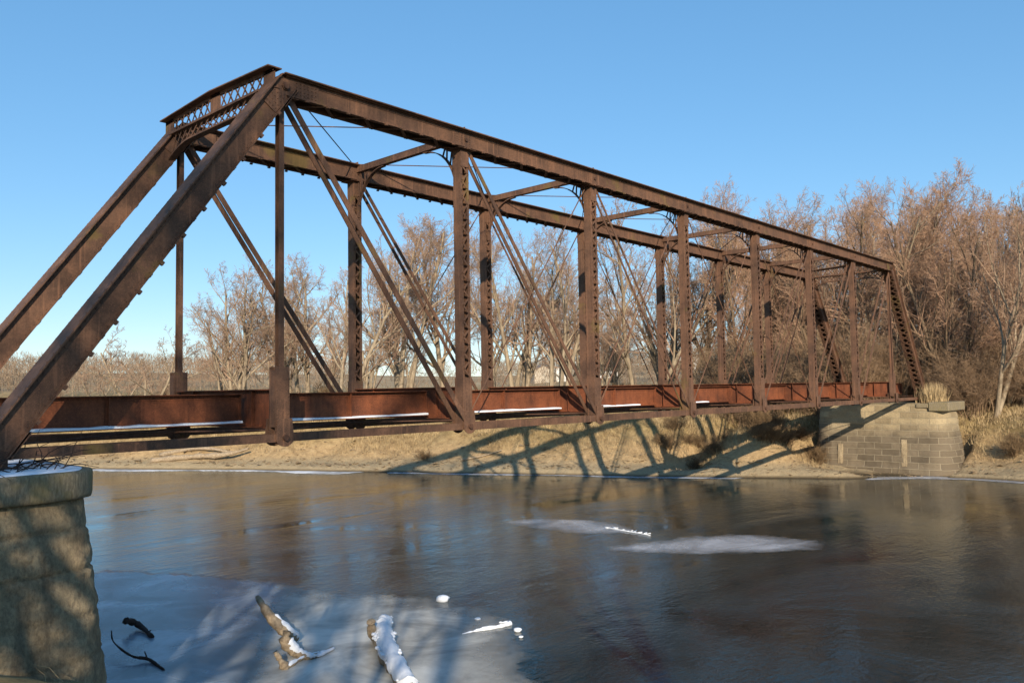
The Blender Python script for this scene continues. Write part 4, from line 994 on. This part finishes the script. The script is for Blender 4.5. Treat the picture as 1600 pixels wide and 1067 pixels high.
b = MB(); pa, ra = limb(b, [lifted(449, 985, 0.62), lifted(447, 1004, 0.36), AP(465, 1026, 0.08), AP(488, 1029, 0.05), AP(520, 1014, 0.03)], [0.10, 0.13, 0.10, 0.06, 0.03], seed=2); b.build('branch', M_DRIFT, d2, True)
snow_on([p+rt*0.05 for p in pa[5:]], ra[5:], d2, 6, 0.9, 0.4)
d3 = empty('driftwood_stub', (0, 0, 0)); tag(d3, 'small broken brown stub poking through ice left of the snowy root', 'driftwood')
b = MB(); limb(b, [lifted(430, 1018, 0.38), lifted(438, 1030, 0.2), AP(448, 1044, -0.02)], [0.045, 0.075, 0.085], seed=3); b.build('branch', M_DRIFT, d3, True)
b = MB(); pa, ra = limb(b, [AP(448, 1044, 0.03), AP(475, 1030, 0.05), AP(500, 1021, 0.03)], [0.05, 0.04, 0.02], seed=4); b.build('root', M_DRIFT, d3, True); snow_on(pa, ra, d3, 7, 0.9, 0.5)
d4 = empty('driftwood_log', (0, 0, 0)); tag(d4, 'thick log buried in lumpy white snow running to the bottom edge', 'driftwood')
b = MB(); pa, ra = limb(b, [lifted(607, 968, 0.35), AP(598, 998, 0.16), AP(605, 1030, 0.16), AP(622, 1060, 0.14), AP(645, 1100, 0.10)], [0.12, 0.20, 0.20, 0.20, 0.16], seed=5); b.build('log', M_DRIFT, d4, True)
b2 = MB(); limb(b2, [lifted(580, 970, 0.62), lifted(581, 985, 0.35), AP(585, 1000, 0.05)], [0.085, 0.10, 0.11], seed=6); b2.build('stub', M_DRIFT, d4, True)
def lumpy(path, rads, parent, seed, n=150, s0=0.5):
    """snow crust: many small overlapping lumps along a log"""
    r_ = np.random.default_rng(seed); b = MB()
    for k in range(n):
        t = r_.random()*(len(path)-1.01); i = int(t); p = np.array(path[i])*(1-t+i)+np.array(path[i+1])*(t-i); q = rads[i]
        c = p+np.array([np.clip(r_.normal(), -1.3, 1.3)*q*0.55, np.clip(r_.normal(), -1.3, 1.3)*q*0.55, r_.random()*q*0.35+q*0.5]); rad = q*s0*r_.uniform(0.5, 1.0)
        vs = []; K, J = 6, 4
        vs.append(c+np.array([0, 0, rad*0.7]))
        for j in range(1, J):
            ph = PI*j/J
            for i2 in range(K): a = 2*PI*i2/K+j; vs.append(c+rad*r_.uniform(.8, 1.2)*np.array([math.sin(ph)*math.cos(a), math.sin(ph)*math.sin(a), 0.7*math.cos(ph)]))
        vs.append(c-np.array([0, 0, rad*0.7])); fs = [(0, 1+i2, 1+(i2+1) % K) for i2 in range(K)]
        for j in range(J-2): fs += [(1+j*K+i2, 1+(j+1)*K+i2, 1+(j+1)*K+(i2+1) % K, 1+j*K+(i2+1) % K) for i2 in range(K)]
        l = len(vs)-1; fs += [(l, 1+(J-2)*K+(i2+1) % K, 1+(J-2)*K+i2) for i2 in range(K)]; b.add(vs, fs)
    return b.build('snow_cap', M_SNOW, parent, True)
b3 = MB(); limb(b3, [np.array(p)+np.array([0, 0, 0.10]) for p in pa[2::4]], [0.19]*len(pa[2::4]), k=12, seed=15, rough=0.12); b3.build('snow_crust', M_SNOW, d4, True)
lumpy(pa, ra, d4, 11, 1000, 0.27)
def chunk(name, px, py, r, label, seed, flat=0.55):
    r_ = random.Random(seed); b = MB(); c = AP(px, py, r*flat*0.5); vs = []; K, J = 9, 5
    vs.append(c+np.array([0, 0, r*flat]))
    for j in range(1, J):
        ph = PI*j/J
        for i2 in range(K): a = 2*PI*i2/K; q = r*r_.uniform(.85, 1.15)*(math.sin(ph)**0.5); vs.append(c+np.array([q*math.cos(a), q*math.sin(a), r*flat*math.cos(ph)]))
    vs.append(c-np.array([0, 0, r*flat])); fs = [(0, 1+i2, 1+(i2+1) % K) for i2 in range(K)]
    for j in range(J-2): fs += [(1+j*K+i2, 1+(j+1)*K+i2, 1+(j+1)*K+(i2+1) % K, 1+j*K+(i2+1) % K) for i2 in range(K)]
    l = len(vs)-1; fs += [(l, 1+(J-2)*K+(i2+1) % K, 1+(J-2)*K+i2) for i2 in range(K)]; b.add(vs, fs)
    return tag(b.build(name, M_SNOW, None, True), label, 'ice chunk')
chunk('ice_chunk', 692, 938, 0.19, 'rounded white ice chunk alone near the sheet\'s far rim', 1)
chunk('ice_chunk', 746, 967, 0.09, 'small low white crumb of ice right of the rounded chunk', 2, 0.3)
chunk('ice_chunk', 809, 985, 0.10, 'upper white crumb of ice at the sheet\'s right rim', 3, 0.5); chunk('ice_chunk', 814, 995, 0.06, 'lower small white crumb of ice at the sheet\'s right rim', 4, 0.4)
b = MB(); pa, ra = limb(b, [AP(722, 990, 0.0), AP(750, 984, 0.01), AP(780, 979, 0.01), AP(797, 974, 0.015), AP(780, 972, 0.0)], [0.02, 0.05, 0.04, 0.06, 0.02], seed=8, rough=0.3)
tag(b.build('ice_ridge', M_SNOW, None, True), 'thin curved white pressure ridge on the right of the grey ice sheet', 'ice ridge')
b = MB()
limb(b, [AP(944, 823, 0.005), AP(975, 829, 0.01), AP(1016, 836, 0.005)], [0.02, 0.03, 0.02], seed=70, k=5)
for k in range(14):
    q0, q1 = 950+k*4.6, 824+k*0.8; limb(b, [AP(q0+rr.uniform(-8, 8), q1+rr.uniform(-2, 2), 0.0), AP(q0+rr.uniform(-3, 9), q1+rr.uniform(-1.5, 2), 0.02)], [0.022, 0.02], seed=k, k=5, sub=2)
tag(b.build('ice_ridge', M_SNOW, None, True), 'broken white ice rubble at the right tip of the farther mid river pan', 'ice ridge')
d5 = empty('driftwood_branch', (0, 0, 0)); tag(d5, 'thick dark wet branch stub lying on shade-blue ice beside the left pier', 'driftwood')
b = MB(); limb(b, [lifted(195, 969, 0.28), AP(215, 982, 0.12), AP(238, 996, 0.02)], [0.09, 0.075, 0.05], seed=9); b.build('branch', M_WETWOOD, d5, True)
b = MB(); limb(b, [AP(230, 992, 0.06), lifted(236, 984, 0.10)], [0.03, 0.012], seed=10, k=6); b.build('twig', M_WETWOOD, d5, True)
d6 = empty('driftwood_twig', (0, 0, 0)); tag(d6, 'long thin dark forked twig curving over the shade-blue ice by the pier', 'driftwood')
b = MB(); limb(b, [lifted(174, 985, 0.4), lifted(178, 1003, 0.25), lifted(205, 1024, 0.12), AP(232, 1033, 0.05), AP(256, 1046, 0.0)], [0.012, 0.02, 0.028, 0.034, 0.03], seed=12, k=6); b.build('branch', M_WETWOOD, d6, True)
b = MB(); limb(b, [AP(230, 1032, 0.05), lifted(226, 1017, 0.22)], [0.022, 0.008], seed=13, k=5); b.build('twig', M_WETWOOD, d6, True)
# logs on the far shore
def bank_log(px, dist_y, pts, rad, label, mat=M_DRIFT):
    b = MB(); limb(b, pts, rad, seed=px); return tag(b.build('driftwood_log', mat, None, True), label, 'driftwood')
def onbank(y, off, dz): x = float(shore_far(np.array([y]))[0])+off; return np.array([x, y, gz(x, y)+dz])
bank_log(230, 0, [onbank(50.5, 1.0, .15), onbank(47.5, 1.3, .3), onbank(45.2, 1.5, .5), onbank(43.6, 1.8, .9)], [0.25, 0.24, 0.17, 0.08], 'bleached driftwood log with upturned end on the far shore at left')
bank_log(231, 0, [onbank(51.0, 2.2, .1), onbank(48, 2.4, .25), onbank(45.6, 2.6, .4)], [0.16, 0.16, 0.1], 'second driftwood log lying behind the bleached one on the shore')
bank_log(650, 0, [onbank(27.5, 2.3, .05), onbank(26.2, 2.7, .12), onbank(25.0, 3.0, .3)], [0.06, 0.05, 0.03], 'thin dead branch lying on the sandy bank under the second post')
bank_log(1550, 0, [np.array([64.5, -5.0, 0.3]), np.array([66, -8, 0.25]), np.array([67, -12, 0.5])], [0.22, 0.22, 0.16], 'long grey fallen log at the foot of the right-hand wood')
# stones, clods and sticks strewn over the bank: one mass
def debris():
    b = MB(); r_ = np.random.default_rng(44)
    for k in range(2600):
        y = r_.uniform(-16, 58); off = abs(r_.normal())*2.6+0.25; x = float(np.interp(y, SHY, SHX))+off
        if 52.8 < x < 58 and -3 < y < 6.8: continue
        c = np.array([x, y, gz(x, y)])
        if r_.random() < 0.55:
            r = 0.05+0.13*r_.random()**3; vs = [c+np.array([r_.normal()*r, r_.normal()*r, abs(r_.normal())*r*0.6]) for _ in range(4)]; b.add(vs, [(0, 1, 2), (0, 2, 3), (0, 3, 1), (1, 3, 2)])
        else:
            a = r_.random()*6.28; l = 0.15+0.7*r_.random()**2; d = np.array([math.cos(a)*l, math.sin(a)*l, r_.normal()*0.15*l]); b.tube([c, c+d*0.5+np.array([0, 0, 0.04]), c+d], [0.02, 0.016, 0.008], 3)
    return b.build('bank_debris', M_DEBRIS)
M_DEBRIS = mat_driftwood('clods_and_sticks', (0.10, 0.065, 0.035), (0.36, 0.26, 0.15))
tag(debris(), 'clods, stones and small sticks littering the far river bank', 'debris', kind='stuff')
# tangled dead vines on the near pier top
b = MB(); vr = random.Random(4)
for k in range(46):
    p = np.array([vr.uniform(-0.4, 1.2), vr.uniform(-1.2, 0.3), -0.27]); d = np.array([vr.gauss(0.2, .6), vr.gauss(-.2, .6), vr.uniform(.3, 1)]); d /= np.linalg.norm(d); q = [p]
    for s in range(5): d = d+np.array([vr.gauss(0, .25), vr.gauss(0, .25), -0.16]); d /= np.linalg.norm(d); p = p+d*0.17; q.append(p)
    b.tube(q, [0.012, 0.011, 0.009, 0.008, 0.006, 0.004], 4)
tag(b.build('dead_vine', M_WETWOOD), 'tangle of dark dead vine stems on the left pier beside the end post foot', 'vine')
# dead weeds in front of the near pier
b = MB()
for k in range(26):
    p = np.array([vr.uniform(-1.6, 0.6), -3.2+vr.uniform(-.5, .5), -5.0]); d = np.array([vr.gauss(0, .25), vr.gauss(0, .2), 1.0]); q = [p]
    for s in range(6): d = d+np.array([vr.gauss(0, .2), vr.gauss(0, .2), -0.10*s]); d /= np.linalg.norm(d); p = p+d*vr.uniform(.3, .42); q.append(p)
    b.tube(q, [0.012, 0.012, 0.010, 0.009, 0.007, 0.006, 0.003], 4)
tag(b.build('dead_weeds', M_GRASS), 'drooping dry weed stalks in shade before the left pier', 'weeds')

# ---------------------------------------------------------------- trees on the near bank, behind the photographer
for key, x, y, h, rz, sx in (('sparse', -14.6, -18.1, 15, 3.5, 1.5), ('sparse_fork', -14.2, -15.6, 10, 2.4, 1.5), ('sparse_fork', -13.4, -13.2, 12, 0.4, 1.3), ('sparse', -10.0, -20.5, 12, 2.0, 0.8), ('sparse', -5.5, -23.5, 14, 3.0, 1.0), ('sparse', -24, -24, 17, 0.0, 1.0), ('sparse_fork', -21.8, -29.8, 22, 1.0, 1.0), ('high', -20.6, -31.2, 27, 2.0, 1.0), ('high', -28.4, -40.8, 32, 0.5, 1.1)):
    tree('bare_tree', key, x, y, h, rz, 'bare tree on the near bank whose shadow falls over the left pier and ice', 'trees on the near bank', 'tree', sx)
